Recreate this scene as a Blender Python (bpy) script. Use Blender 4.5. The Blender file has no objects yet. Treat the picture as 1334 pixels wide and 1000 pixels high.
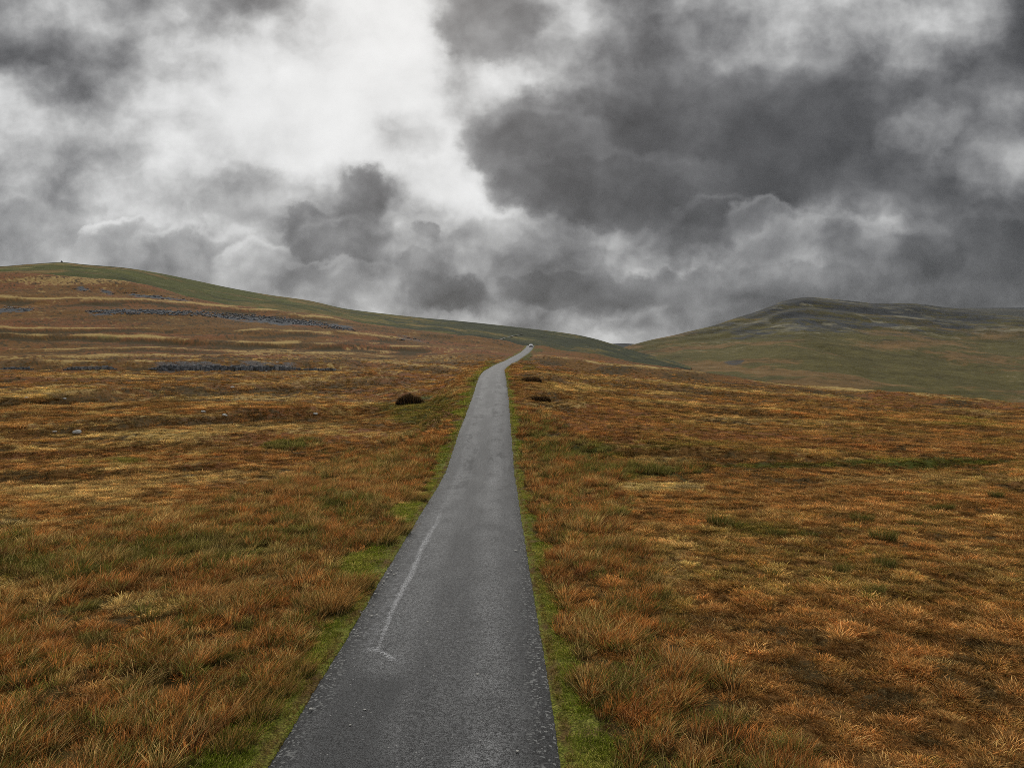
import bpy, math, random
import numpy as np
from mathutils import Vector, Matrix, Euler

R = math.radians
scene = bpy.context.scene
COL = scene.collection
rng = np.random.default_rng(7)
random.seed(7)

# ------------------------------------------------------------------ camera, world, sun, exposure
CAM_H = 4.38
FPX = 926.0                      # focal length in photograph pixels (1334 wide)
CX, CY = 667.0, 500.0
cam_d = bpy.data.cameras.new('camera')
cam_d.sensor_width = 36.0
cam_d.lens = 36.0 * FPX / 1334.0
cam_d.clip_start = 0.1
cam_d.clip_end = 30000.0
cam = bpy.data.objects.new('camera', cam_d)
cam.location = (0, 0, CAM_H)
cam.rotation_euler = (R(90), 0, 0)
COL.objects.link(cam)
scene.camera = cam
scene.cycles.use_denoising = False
scene.cycles.filter_width = 0.8

SUN_EL, SUN_AZ = 34.0, -8.0      # behind the bright break in the cloud, ahead and slightly left
SUN_STRENGTH = 1.5
HAZE = 0.000018
SKY_OFF_MEAN = 0.66              # display value of the cloud deck outside the frame

scene.view_settings.view_transform = 'Standard'
scene.view_settings.look = 'None'
scene.view_settings.exposure = 0.0
scene.view_settings.gamma = 1.0
scene.view_settings.use_curve_mapping = False


# ---- tiny node-expression helper
class S:
    def __init__(self, nt, sock): self.nt, self.s = nt, sock
    def _m(self, op, *o, clamp=False):
        n = self.nt.nodes.new('ShaderNodeMath'); n.operation = op; n.use_clamp = clamp
        for i, v in enumerate((self,) + o):
            if isinstance(v, S): self.nt.links.new(v.s, n.inputs[i])
            else: n.inputs[i].default_value = v
        return S(self.nt, n.outputs[0])
    def __add__(a, b): return a._m('ADD', b)
    __radd__ = __add__
    def __sub__(a, b): return a._m('SUBTRACT', b)
    def __rsub__(a, b): return (a * -1.0) + b
    def __mul__(a, b): return a._m('MULTIPLY', b)
    __rmul__ = __mul__
    def __truediv__(a, b): return a._m('DIVIDE', b)
    def abs(a): return a._m('ABSOLUTE')
    def max(a, b): return a._m('MAXIMUM', b)
    def min(a, b): return a._m('MINIMUM', b)
    def pow(a, b): return a._m('POWER', b)
    def clamp(a): return a._m('ADD', 0.0, clamp=True)
    def ss(a, lo, hi):
        n = a.nt.nodes.new('ShaderNodeMapRange'); n.interpolation_type = 'SMOOTHSTEP'
        a.nt.links.new(a.s, n.inputs[0]); n.inputs[1].default_value = lo; n.inputs[2].default_value = hi
        return S(a.nt, n.outputs[0])


def set_in(nt, inp, v):
    if isinstance(v, S): nt.links.new(v.s, inp)
    else: inp.default_value = v


def noise(nt, vec, scale, detail=4.0, rough=0.55, out=0, dist=0.0, dims='3D'):
    n = nt.nodes.new('ShaderNodeTexNoise'); n.noise_dimensions = dims
    if vec is not None: nt.links.new(vec.s, n.inputs['Vector'])
    n.inputs['Scale'].default_value = scale; n.inputs['Detail'].default_value = detail
    n.inputs['Roughness'].default_value = rough; n.inputs['Distortion'].default_value = dist
    return S(nt, n.outputs[out])


def voronoi(nt, vec, scale, out='Distance', rand=1.0):
    n = nt.nodes.new('ShaderNodeTexVoronoi'); nt.links.new(vec.s, n.inputs['Vector'])
    n.inputs['Scale'].default_value = scale; n.inputs['Randomness'].default_value = rand
    return S(nt, n.outputs[out])


def comb(nt, x, y, z):
    n = nt.nodes.new('ShaderNodeCombineXYZ')
    for i, v in enumerate((x, y, z)): set_in(nt, n.inputs[i], v)
    return S(nt, n.outputs[0])


def sep(nt, v):
    n = nt.nodes.new('ShaderNodeSeparateXYZ'); nt.links.new(v.s, n.inputs[0])
    return [S(nt, o) for o in n.outputs]


def mixc(nt, f, a, b, mode='MIX'):
    n = nt.nodes.new('ShaderNodeMix'); n.data_type = 'RGBA'; n.blend_type = mode
    set_in(nt, n.inputs[0], f)
    for k, v in ((6, a), (7, b)):
        if isinstance(v, S): nt.links.new(v.s, n.inputs[k])
        else: n.inputs[k].default_value = tuple(v) + ((1.0,) if len(v) == 3 else ())
    return S(nt, n.outputs[2])


def vmul(nt, c, f):
    n = nt.nodes.new('ShaderNodeVectorMath'); n.operation = 'SCALE'
    nt.links.new(c.s, n.inputs[0]); set_in(nt, n.inputs['Scale'], f)
    return S(nt, n.outputs[0])


def attr(nt, name, kind='GEOMETRY', out='Fac'):
    n = nt.nodes.new('ShaderNodeAttribute'); n.attribute_name = name; n.attribute_type = kind
    return S(nt, n.outputs[out])


# ---- sky: a broken, dark cloud deck with one bright gap; coarse brightness of the deck as rows of azimuth ramps
SKY = [
 [125,155,165,165,140,135,130,135,165,210,235,240,245,200,125,115,140,165,125,130,150,165,155,175,195,215,175,165,170,175,150,90],
 [135,140,150,160,165,165,150,185,215,200,230,235,250,225,125,135,150,195,140,120,125,125,135,160,175,180,165,160,185,165,130,80],
 [125,125,140,140,150,210,215,230,225,215,235,252,255,235,160,165,175,190,135,120,112,125,145,150,135,125,140,150,150,125,110,85],
 [185,170,140,140,155,185,195,225,235,240,250,255,255,250,185,210,210,165,140,115,108,115,120,120,110,105,105,105,105,110,110,110],
 [185,175,165,170,185,205,222,238,243,246,252,252,252,248,190,165,150,135,125,110,105,105,103,100,98,98,98,105,120,110,120,145],
 [185,190,190,200,210,218,226,234,238,240,244,244,215,220,210,140,128,120,110,100,95,92,90,88,88,90,100,140,165,140,130,140],
 [165,170,180,190,195,202,212,222,230,234,240,238,225,222,232,190,120,115,105,98,88,85,82,82,82,85,100,110,115,120,130,155],
 [160,155,160,170,185,195,190,175,165,180,190,135,215,235,240,225,130,110,105,95,88,85,82,82,85,90,100,105,100,105,125,135],
 [165,160,150,165,180,185,180,165,160,165,130,130,190,200,210,195,190,140,120,105,95,105,100,125,130,140,125,120,110,115,115,110],
 [160,165,165,180,190,165,165,175,180,150,140,130,170,145,180,150,185,150,135,140,120,110,120,165,150,135,140,145,130,120,105,95],
 [155,155,165,165,160,150,155,165,180,145,130,130,140,120,150,140,125,115,125,140,150,150,140,130,145,125,115,115,105,95,88,85],
 [160,160,160,165,170,165,160,160,170,165,150,145,125,105,110,115,120,110,105,110,115,105,100,100,105,105,95,95,100,95,95,95],
 [165,165,165,165,165,165,165,165,165,165,160,155,155,150,150,145,140,130,135,145,132,118,110,108,106,104,104,104,104,100,100,100],
 [165,165,165,165,165,165,165,165,165,165,165,165,165,165,165,165,160,160,165,180,160,132,118,114,112,110,110,110,108,108,108,108]]

world = bpy.data.worlds.new('World')
scene.world = world
world.cycles.sampling_method = 'MANUAL'; world.cycles.sample_map_resolution = 512
world.use_nodes = True
nt = world.node_tree
nt.nodes.clear()
tc = nt.nodes.new('ShaderNodeTexCoord')
D = S(nt, tc.outputs['Generated'])
dx, dy, dz = sep(nt, D)
yy = dy.max(0.05)
X, Z = dx / yy, dz / yy
P = comb(nt, X, Z * 1.1, 0.0)
w1 = noise(nt, P, 4.2, 9.0, 0.58, out=1, dims='2D')
wr, wg, _ = sep(nt, w1)
w2 = noise(nt, P, 15.0, 7.0, 0.57, out=1, dims='2D')
w2r, w2g, _ = sep(nt, w2)
Xw = X + (wr - 0.5) * 0.085 + (w2r - 0.5) * 0.032
Zw = Z + (wg - 0.5) * 0.060 + (w2g - 0.5) * 0.030
tt = ((Xw + 0.7203) / 1.4406).clamp()
rr = ((0.54 - Zw) * (FPX / 35.0)).max(0.0).min(13.0)
acc = None
for k, row in enumerate(SKY):
    rp = nt.nodes.new('ShaderNodeValToRGB')
    cr = rp.color_ramp
    cr.interpolation = 'CARDINAL'
    while len(cr.elements) < 32: cr.elements.new(0.5)
    for i, v in enumerate(row):
        e = cr.elements[i]; e.position = i / 31.0; g = v / 255.0; e.color = (g, g, g, 1)
    nt.links.new(tt.s, rp.inputs[0])
    wgt = (1.0 - (rr - float(k)).abs()).ss(0.0, 1.0)
    term = S(nt, rp.outputs[0]) * wgt
    acc = term if acc is None else acc + term
# fractal detail, then separate lumps of cloud in front of the deck, lit along their upper rims
Xm = X + (wr - 0.5) * 0.035 + (w2r - 0.5) * 0.012
Zm = Z + (wg - 0.5) * 0.030 + (w2g - 0.5) * 0.012
n1 = noise(nt, comb(nt, Xm, Zm * 1.15, 0.0), 9.0, 9.0, 0.55, dims='2D')
def billow(ox, oz):
    n = nt.nodes.new('ShaderNodeTexVoronoi'); n.voronoi_dimensions = '2D'; n.feature = 'SMOOTH_F1'; n.normalize = True
    n.inputs['Smoothness'].default_value = 0.55; n.inputs['Scale'].default_value = 9.0
    n.inputs['Detail'].default_value = 2.0; n.inputs['Roughness'].default_value = 0.50; n.inputs['Lacunarity'].default_value = 2.3
    vec = comb(nt, Xm + (w2r - 0.5) * 0.022 + ox, (Zm + (w2g - 0.5) * 0.022) * 1.25 + oz, 0.0)
    nt.links.new(vec.s, n.inputs['Vector'])
    return S(nt, n.outputs['Distance'])
pf = billow(0.0, 0.0)
emb = billow(-0.006, 0.016) - pf + (0.45 - pf) * 0.20
calm = 1.0 - acc.ss(0.84, 0.98) * 0.55
dk = acc.ss(0.30, 0.55)
low = 1.0 - Z.ss(0.12, 0.36)
detail = ((n1 - 0.5) * (dk * 0.58 + 0.14) + emb * (low * 0.52 + 0.05) * (dk * 0.9 + 0.1) * (Z.ss(0.02, 0.12) * 0.6 + 0.4)) * calm
val = acc + detail
UX = (X + (wr - 0.5) * 0.050 + (w2r - 0.5) * 0.058) * FPX + 667.0
VZ = 500.0 - (Z + (wg - 0.5) * 0.050 + (w2g - 0.5) * 0.058) * FPX
fine = (n1 - 0.5) * 0.46 + emb * 0.30 * low
LUMPS = [  # cx, cy, rx, ry, shade, rim, softness, opacity   (picture pixels, display values)
 (20, 310, 90, 55, 158, 22, .22, .8), (150, 325, 62, 42, 160, 55, .10, .9), (255, 345, 95, 48, 158, 40, .14, .85), (340, 355, 60, 40, 165, 35, .14, .8),
 (340, 262, 70, 34, 165, 15, .30, .6), (200, 250, 60, 30, 185, 25, .25, .5),
 (470, 250, 32, 34, 120, 60, .40, .75), (400, 298, 36, 28, 116, 40, .36, .8), (445, 325, 64, 38, 122, 40, .34, .75), (420, 370, 60, 30, 135, 30, .2, .7), (500, 375, 70, 34, 138, 25, .2, .6),
 (530, 175, 44, 34, 185, 10, .45, .6), (540, 185, 34, 22, 170, 10, .6, .4),
 (558, 300, 13, 14, 140, 25, .35, .8), (545, 345, 20, 18, 130, 30, .3, .6), (640, 320, 60, 42, 150, 40, .25, .6), (715, 330, 60, 50, 135, 35, .2, .6),
 (592, 382, 48, 19, 104, 20, .32, .8), (560, 370, 34, 16, 112, 15, .25, .7), (735, 375, 80, 26, 105, 25, .2, .7), (850, 370, 90, 24, 108, 25, .22, .7),
 (640, 30, 70, 45, 122, 10, .3, .7), (900, 190, 290, 95, 92, 10, .22, .6), (700, 190, 95, 52, 118, 22, .2, .7), (800, 245, 160, 50, 98, 18, .2, .75), (930, 290, 60, 30, 100, 25, .22, .7),
 (1000, 300, 60, 34, 140, 45, .2, .6), (1080, 325, 120, 40, 135, 40, .2, .55), (1180, 345, 110, 36, 118, 20, .25, .5), (1205, 165, 48, 34, 160, 15, .6, .45), (1310, 190, 50, 50, 150, 20, .4, .5),
 (1290, 330, 120, 44, 92, 20, .25, .7), (1010, 365, 170, 20, 108, 15, .3, .6)]
for cx, cy, rx, ry, shade, rim, soft, opa in LUMPS:
    a_ = (UX - float(cx)) * (1.0 / rx); b_ = (VZ - float(cy)) * (1.0 / ry)
    q2 = a_ * a_ + b_ * b_
    m = (1.0 - q2.ss(1.0 - 1.6 * soft, 1.0 + 1.6 * soft)) * opa
    up = ((a_ * -0.25) - b_).ss(0.1, 1.0) * q2.ss(0.35, 0.95)
    c_ = fine * (0.12 + 1.35 * shade / 255.0) + shade / 255.0 + up * (rim / 255.0)
    val = val + (c_ - val) * m
inframe = (val - 0.5) * 1.14 + 0.472
# the deck outside the frame: the same kind of cloud, lighter towards the zenith as overcast skies are
ng = noise(nt, D, 3.2, 6.0, 0.6)
off = (ng - 0.5) * 0.75 + SKY_OFF_MEAN + dz.max(0.0) * 0.28
wf = (1.0 - X.abs().ss(0.72, 1.1)) * (1.0 - Z.ss(0.54, 0.85)) * dy.ss(0.05, 0.2)
v = off + (inframe - off) * wf
v = v.max(0.12)
v = v.min(0.80) + (1.0 - ((v - 0.80).max(0.0) * -3.6)._m('EXPONENT')) * 0.22     # thin bright cloud rolls off short of white
lum = v.pow(2.2)
tint = mixc(nt, v.ss(0.3, 0.75), (0.985, 0.99, 1.02), (0.995, 1.0, 0.995))
cloud = vmul(nt, tint, lum)
skyt = nt.nodes.new('ShaderNodeTexSky')
skyt.sky_type = 'NISHITA'; skyt.sun_disc = False
skyt.sun_elevation = R(SUN_EL); skyt.sun_rotation = R(SUN_AZ)
skyt.air_density = 1.0; skyt.dust_density = 2.0
clear = mixc(nt, 0.03, cloud, vmul(nt, S(nt, skyt.outputs[0]), 0.07))   # a little clear sky through the thin cloud
bg = nt.nodes.new('ShaderNodeBackground')
nt.links.new(clear.s, bg.inputs[0]); bg.inputs[1].default_value = 1.0
wo = nt.nodes.new('ShaderNodeOutputWorld'); nt.links.new(bg.outputs[0], wo.inputs[0])

sun_d = bpy.data.lights.new('sun', 'SUN')
sun_d.energy = SUN_STRENGTH; sun_d.angle = R(12); sun_d.color = (1.0, 0.96, 0.90)
sun = bpy.data.objects.new('sun', sun_d)
dirv = Vector((math.sin(R(SUN_AZ)) * math.cos(R(SUN_EL)), math.cos(R(SUN_AZ)) * math.cos(R(SUN_EL)), math.sin(R(SUN_EL))))
sun.rotation_euler = dirv.to_track_quat('Z', 'Y').to_euler()
sun.location = (0, 0, 200)
COL.objects.link(sun)


# ------------------------------------------------------------------ helpers
def tag(o, label=None, cat=None, group=None, kind=None):
    if label: o['label'] = label
    if cat: o['category'] = cat
    if group: o['group'] = group
    if kind: o['kind'] = kind
    return o


def link(o, parent=None):
    COL.objects.link(o)
    if parent is not None: o.parent = parent
    return o


def mesh_np(name, V, quads=None, tris=None, smooth=True):
    me = bpy.data.meshes.new(name)
    V = np.asarray(V, np.float32)
    me.vertices.add(len(V)); me.vertices.foreach_set('co', V.ravel())
    q = np.zeros((0, 4), np.int32) if quads is None else np.asarray(quads, np.int32)
    t = np.zeros((0, 3), np.int32) if tris is None else np.asarray(tris, np.int32)
    nl = q.size + t.size
    me.loops.add(nl); me.loops.foreach_set('vertex_index', np.concatenate([q.ravel(), t.ravel()]))
    npoly = len(q) + len(t)
    me.polygons.add(npoly)
    starts = np.concatenate([np.arange(len(q)) * 4, q.size + np.arange(len(t)) * 3]).astype(np.int32)
    me.polygons.foreach_set('loop_start', starts)
    me.polygons.foreach_set('use_smooth', np.full(npoly, smooth, bool))
    me.update(calc_edges=True)
    return me


def add_attr(me, name, data, typ='FLOAT'):
    a = me.attributes.new(name, typ, 'POINT')
    if typ == 'FLOAT': a.data.foreach_set('value', np.asarray(data, np.float32).ravel())
    elif typ == 'INT': a.data.foreach_set('value', np.asarray(data, np.int32).ravel())
    elif typ == 'FLOAT_VECTOR': a.data.foreach_set('vector', np.asarray(data, np.float32).ravel())
    elif typ == 'FLOAT_COLOR': a.data.foreach_set('color', np.asarray(data, np.float32).ravel())


def sstep(x, lo, hi):
    t = np.clip((x - lo) / (hi - lo), 0, 1)
    return t * t * (3 - 2 * t)


def _hash(ix, iy, seed):
    h = (ix.astype(np.int64) * 374761393 + iy.astype(np.int64) * 668265263 + seed * 982451653) & 0xFFFFFFFF
    h = ((h ^ (h >> 13)) * 1274126177) & 0xFFFFFFFF
    return ((h ^ (h >> 16)) & 0xFFFF) / 65535.0


def vnoise(x, y, seed=0):
    x = np.asarray(x, np.float64); y = np.asarray(y, np.float64)
    ix, iy = np.floor(x), np.floor(y)
    fx, fy = x - ix, y - iy
    fx = fx * fx * fx * (fx * (fx * 6 - 15) + 10); fy = fy * fy * fy * (fy * (fy * 6 - 15) + 10)
    a = _hash(ix, iy, seed); b = _hash(ix + 1, iy, seed); c = _hash(ix, iy + 1, seed); d = _hash(ix + 1, iy + 1, seed)
    return (a + (b - a) * fx) * (1 - fy) + (c + (d - c) * fx) * fy


def fbm(x, y, octaves=4, gain=0.5, seed=0):
    s = 0.0; a = 1.0; t = 0.0
    for o in range(octaves):
        ca, sa = math.cos(o * 0.7 + 0.3), math.sin(o * 0.7 + 0.3)
        s = s + a * vnoise((x * ca - y * sa) * 2 ** o, (x * sa + y * ca) * 2 ** o, seed + o * 17)
        t += a; a *= gain
    return s / t                      # 0..1


def pchip(xk, yk, x):
    xk = np.asarray(xk, float); yk = np.asarray(yk, float)
    h = np.diff(xk); dl = np.diff(yk) / h
    m = np.zeros(len(xk))
    for i in range(1, len(xk) - 1):
        if dl[i - 1] * dl[i] > 0:
            w1, w2 = 2 * h[i] + h[i - 1], h[i] + 2 * h[i - 1]
            m[i] = (w1 + w2) / (w1 / dl[i - 1] + w2 / dl[i])
    m[0], m[-1] = dl[0], dl[-1]
    x = np.clip(x, xk[0], xk[-1])
    i = np.clip(np.searchsorted(xk, x) - 1, 0, len(h) - 1)
    t = (x - xk[i]) / h[i]
    return ((2 * t**3 - 3 * t**2 + 1) * yk[i] + (t**3 - 2 * t**2 + t) * h[i] * m[i]
            + (-2 * t**3 + 3 * t**2) * yk[i + 1] + (t**3 - t**2) * h[i] * m[i + 1])


def zof(d, y): return CAM_H + (CY - y) / FPX * d


# ------------------------------------------------------------------ the road line (metres)
RY = [-40, 0, 8.1, 20, 32, 46, 65, 92, 118, 140, 160, 180, 205, 235, 270, 310, 345, 400, 520, 700]
RX = [-1.0, -1.05, -1.12, -1.33, -1.52, -1.74, -2.0, -2.5, -2.85, -2.72, -1.8, -.3, 1.15, 3.0, 5.2, 7.6, 9.2, 13, 20, 20]
RZ = [0, 0, 0, 0, 0.0, 1.4 * .9, 2.97, 5.38, 6.6, 7.6, 8.85, 10.2, 11.9, 14.0, 16.6, 20.1, 22.8, 21.5, 12, -8]
HALF = 1.78
def road_x(y): return pchip(RY, RX, y)
def road_z(y): return pchip(RY, RZ, y)
def road_t(x, y):
    h = (road_x(y + 1.0) - road_x(y - 1.0)) / 2.0
    return (x - road_x(y)) / np.sqrt(1 + h * h)


# ------------------------------------------------------------------ moor terrain: profiles per direction (depth, picture height of the ground there)
NEAR = [(0, None), (24, None), (32, None)]
PROF = {
 -900: [(46, 588), (65, 556), (100, 525), (150, 498), (200, 480), (300, 440), (400, 418), (480, 395)],
 -300: [(46, 584), (65, 550), (100, 514), (150, 485), (200, 463), (300, 415), (400, 388), (480, 366)],
 0:    [(46, 581), (65, 546), (100, 509), (150, 479), (200, 458), (300, 406), (400, 378), (480, 357)],
 150:  [(46, 582), (65, 548), (100, 512), (150, 481), (200, 460), (300, 409), (400, 383), (470, 365.5)],
 300:  [(46, 584), (65, 552), (100, 516), (150, 483), (200, 463), (300, 417), (380, 404), (430, 399.5)],
 450:  [(46, 586), (65, 556), (100, 520), (150, 488), (200, 467), (280, 433), (340, 421), (385, 417)],
 560:  [(46, 585), (65, 552), (100, 513), (150, 487), (200, 468), (280, 444), (330, 436), (372, 432.5)],
 625:  [(46, 571), (65, 524), (100, 493), (150, 479), (200, 467), (280, 449), (320, 443), (355, 441)],
 690:  [(46, 562), (65, 521), (100, 490), (150, 477), (200, 467.5), (280, 457.2), (320, 452), (345, 449.9)],
 760:  [(46, 568), (65, 530), (100, 501), (150, 486), (200, 474), (250, 465), (280, 461.5), (310, 460)],
 850:  [(46, 572), (65, 540), (100, 512), (150, 494), (200, 484), (235, 479), (260, 476), (285, 475)],
 1000: [(46, 578), (65, 551), (100, 524), (140, 508), (170, 502), (190, 499.5), (205, 498), (225, 497)],
 1150: [(46, 583), (65, 558), (100, 533), (120, 525), (140, 519), (155, 515.5), (170, 513.5), (185, 512.5)],
 1334: [(46, 586), (65, 563), (90, 547), (105, 541), (120, 536.5), (135, 533), (150, 531), (165, 530)],
 1900: [(46, 588), (65, 568), (90, 556), (105, 552), (120, 549), (135, 547), (150, 546), (165, 546)],
}
PU = sorted(PROF)
KD, KZ = [], []
for u in PU:
    kd = [0, 24, 32]; kz = [0, 0, 0]
    for d, y in PROF[u]:
        kd.append(d); kz.append(zof(d, y))
    dc, zc = kd[-1], kz[-1]
    left = u < 420
    if left: ext = [(60, -2.5), (150, -10), (500, -25), (1500, -45), (9000, -60)]
    elif u < 800: ext = [(40, -4), (120, -17), (350, -36), (1200, -45), (9000, -60)]
    else: ext = [(40, -4.0), (120, -17), (400, -40), (1500, -45), (9000, -50)]
    for e, dzz in ext:
        kd.append(dc + e); kz.append(zc + dzz if e < 1000 else min(zc + dzz, -20 + dzz * .2))
    KD.append(kd); KZ.append(kz)
KD = np.array(KD, float); KZ = np.array(KZ, float)

def make_axis():
    inner = np.linspace(-40.5, 40.5, 900)
    outer = np.linspace(40.5, 319.5, 130)[1:-1]
    az = np.concatenate([inner, outer]) * math.pi / 180.0
    r = np.concatenate([[2.0, 3.0, 4.0, 5.0], np.exp(np.linspace(math.log(5.5), math.log(620), 660)), np.exp(np.linspace(math.log(650), math.log(9000), 30))])
    return az, r
AZ, RAD = make_axis()
NA, NR = len(AZ), len(RAD)

def base_grid():
    Zg = np.zeros((NA, NR))
    for i, a in enumerate(AZ):
        aa = (a + math.pi) % (2 * math.pi) - math.pi
        ac = max(-R(52), min(R(52), aa))
        u = CX + FPX * math.tan(ac)
        kd = np.array([pchip(PU, KD[:, k], np.array([u]))[0] for k in range(KD.shape[1])])
        kz = np.array([pchip(PU, KZ[:, k], np.array([u]))[0] for k in range(KZ.shape[1])])
        zz = pchip(kd, kz, RAD * math.cos(ac))
        f = 1.0 - float(sstep(np.array([abs(aa)]), R(60), R(130))[0])
        Zg[i] = zz * f
    return Zg

BASE = base_grid()
GX = np.sin(AZ)[:, None] * RAD[None, :]
GY = np.cos(AZ)[:, None] * RAD[None, :]

# tall-vegetation zones, in terms of where the photograph shows them
def project(x, y, z):
    yy_ = np.maximum(y, 0.5)
    return CX + FPX * x / yy_, CY - FPX * (z - CAM_H) / yy_

def ell(u, v, cx, cy, rx, ry): return np.exp(-(((u - cx) / rx) ** 2 + ((v - cy) / ry) ** 2))

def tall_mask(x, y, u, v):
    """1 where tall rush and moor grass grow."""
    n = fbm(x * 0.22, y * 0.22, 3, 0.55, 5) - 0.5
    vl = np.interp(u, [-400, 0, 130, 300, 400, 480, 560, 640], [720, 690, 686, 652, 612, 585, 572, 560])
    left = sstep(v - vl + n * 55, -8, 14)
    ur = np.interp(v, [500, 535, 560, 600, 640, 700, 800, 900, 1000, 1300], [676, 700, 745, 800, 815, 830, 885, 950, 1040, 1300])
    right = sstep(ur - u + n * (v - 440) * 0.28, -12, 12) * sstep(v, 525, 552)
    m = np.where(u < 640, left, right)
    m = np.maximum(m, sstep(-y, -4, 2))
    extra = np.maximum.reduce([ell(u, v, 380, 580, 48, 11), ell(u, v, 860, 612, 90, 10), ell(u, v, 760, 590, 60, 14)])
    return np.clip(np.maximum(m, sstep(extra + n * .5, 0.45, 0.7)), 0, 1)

# terrace steps across the left-hand slope: (line in the picture, half height px) -> stretches of steeper bank
BANKS = [  # points (u, v) along the bank, drop in metres
 ([(0, 391), (200, 393), (420, 415), (480, 424)], 2.0),
 ([(0, 437), (150, 441), (320, 446), (470, 450), (600, 459)], 1.3),
 ([(0, 468), (200, 468), (420, 471), (560, 480), (640, 488)], .7),
 ([(60, 477), (200, 477.5), (392, 478), (480, 479)], 1.6),
 ([(0, 522), (90, 519), (200, 511), (330, 507), (450, 496), (560, 494)], .9),
 ([(0, 566), (100, 559), (220, 548), (330, 543), (440, 534), (520, 528)], .8),
 ([(0, 431), (200, 431), (400, 436), (560, 446)], .8),
 ([(0, 456), (300, 457), (560, 465)], .6),
 ([(0, 497), (250, 494), (420, 489), (560, 487)], .5),
 ([(0, 592), (200, 583), (420, 566)], .4),
 ([(0, 622), (150, 616), (320, 604)], .35),
 ([(700, 491), (820, 498), (950, 511), (1150, 524), (1334, 546)], .5),
 ([(700, 517), (900, 530), (1100, 546), (1334, 566)], .4),
 ([(700, 468), (800, 482), (900, 490), (1010, 502), (1100, 510), (1230, 527), (1334, 532)], .9),
 ([(720, 580), (860, 589), (1000, 600), (1150, 606), (1334, 600)], .35),
]

def terrain(x, y, z0):
    """final ground height from the smooth base height."""
    u, v = project(x, y, z0)
    rad = np.hypot(x, y)
    t = road_t(x, y); at = np.abs(t)
    off = sstep(at, 2.1, 4.5)
    tall = tall_mask(x, y, u, v)
    hum = (fbm(x * 1.9, y * 1.9, 3, 0.55, 11) - 0.45) * 0.24 * (1 - 0.3 * tall)
    und = (fbm(x * 0.12, y * 0.12, 3, 0.5, 23) - 0.5) * 0.9
    big = (fbm(x * 0.022, y * 0.030, 4, 0.5, 31) - 0.5) * np.clip((rad - 60) / 60, 0, 3.0)
    z = z0 + off * (hum * np.clip(1.3 - rad / 260.0, 0.25, 1) + und * np.clip(rad / 40, 0.25, 1) + big)
    vn = (fbm(x * 0.05, y * 0.05, 3, 0.5, 77) - 0.5) * 14
    for pts, drop in BANKS:
        pu = [p[0] for p in pts]; pv = [p[1] for p in pts]
        vl = np.interp(u, pu, pv)
        ends = sstep(u, pu[0] - 60, pu[0] - 5) * (1 - sstep(u, pu[-1] - 60, pu[-1]))
        if pu[0] == 0: ends = 1 - sstep(u, pu[-1] - 60, pu[-1])
        hv = 3.5 if vl.min() < 480 else 5.0
        dv = v - vl + vn * 0.25
        # ground above the bank line stands a little higher, below a little lower, then both ease back
        step = np.where(dv < 0, np.exp(-(dv / (hv * 3.2)) ** 2) * 0.5, -np.exp(-(dv / (hv * 3.2)) ** 2) * 0.5) * sstep(np.abs(dv), 0, hv * .35)
        z = z + off * ends * drop * step * (y > 20)
    # road corridor: level across, in a slight bed, verge lips beside it
    zr = road_z(y)
    w = 1 - sstep(at, 2.0, 6.0 + 0.02 * rad)
    w = w * (y > -39) * (y < 420)
    z = z * (1 - w) + zr * w
    z = z + w * np.where(at < 1.68, -0.10, 0.0) + w * sstep(at, 1.68, 1.92) * (0.035 + 0.05 * (fbm(x * 1.2, y * 1.2, 2, .5, 3) - .4))
    return z, u, v, t, tall

GZ, GU, GV, GT, GTALL = terrain(GX, GY, BASE)

LOGR = np.log(RAD)
def lookup(G, x, y):
    a = np.arctan2(x, y); r = np.hypot(x, y)
    fi = np.interp(a, AZ[:900], np.arange(900))
    fr = np.interp(np.log(np.maximum(r, 2)), LOGR, np.arange(NR))
    i = np.clip(fi.astype(int), 0, 898); j = np.clip(fr.astype(int), 0, NR - 2)
    a_, b_ = fi - i, fr - j
    return (G[i, j] * (1 - a_) * (1 - b_) + G[i + 1, j] * a_ * (1 - b_) + G[i, j + 1] * (1 - a_) * b_ + G[i + 1, j + 1] * a_ * b_)
def ground(x, y): return float(lookup(GZ, np.array([x]), np.array([y]))[0])

def at_px(u, v, dmin=5.0, dmax=520.0):
    """the point of the moor that the photograph shows at pixel (u, v)."""
    d = np.exp(np.linspace(math.log(dmin), math.log(dmax), 4000))
    x = (u - CX) / FPX * d
    z = lookup(GZ, x, d)
    vv = CY - FPX * (z - CAM_H) / d
    hit = np.nonzero(vv <= v)[0]
    k = hit[0] if len(hit) else int(np.argmin(vv))
    return Vector((float(x[k]), float(d[k]), float(z[k])))


# ---- vegetation cover masks, with dark bands painted for terrace shade
ROCKY = [([(112, 405.5), (200, 406), (262, 408), (330, 413), (400, 420), (462, 430)], 3.6, 1.0), ([(-10, 402), (46, 402.5)], 3.0, 1.0),
         ([(96, 376.5), (120, 378.5)], 2.5, .9), ([(128, 379.5), (150, 381)], 2.5, .9), ([(163, 381.5), (184, 384), (250, 392)], 2.2, .9), ([(196, 478), (392, 478)], 2.5, .6), ([(510, 439), (560, 445)], 3, .5)]
def rock_cover(x, y, u, v):
    n = fbm(x * .35, y * .35, 4, .6, 141) - .5
    r = np.zeros_like(x)
    for pts, hw, a in ROCKY:
        vl = np.interp(u, [p[0] for p in pts], [p[1] for p in pts])
        e = sstep(u, pts[0][0] - 8, pts[0][0] + 15) * (1 - sstep(u, pts[-1][0] - 15, pts[-1][0] + 8))
        r = np.maximum(r, a * e * (1 - sstep(np.abs(v - vl) + n * hw * 2.2, hw * .6, hw * 1.2)))
    return r


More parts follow.
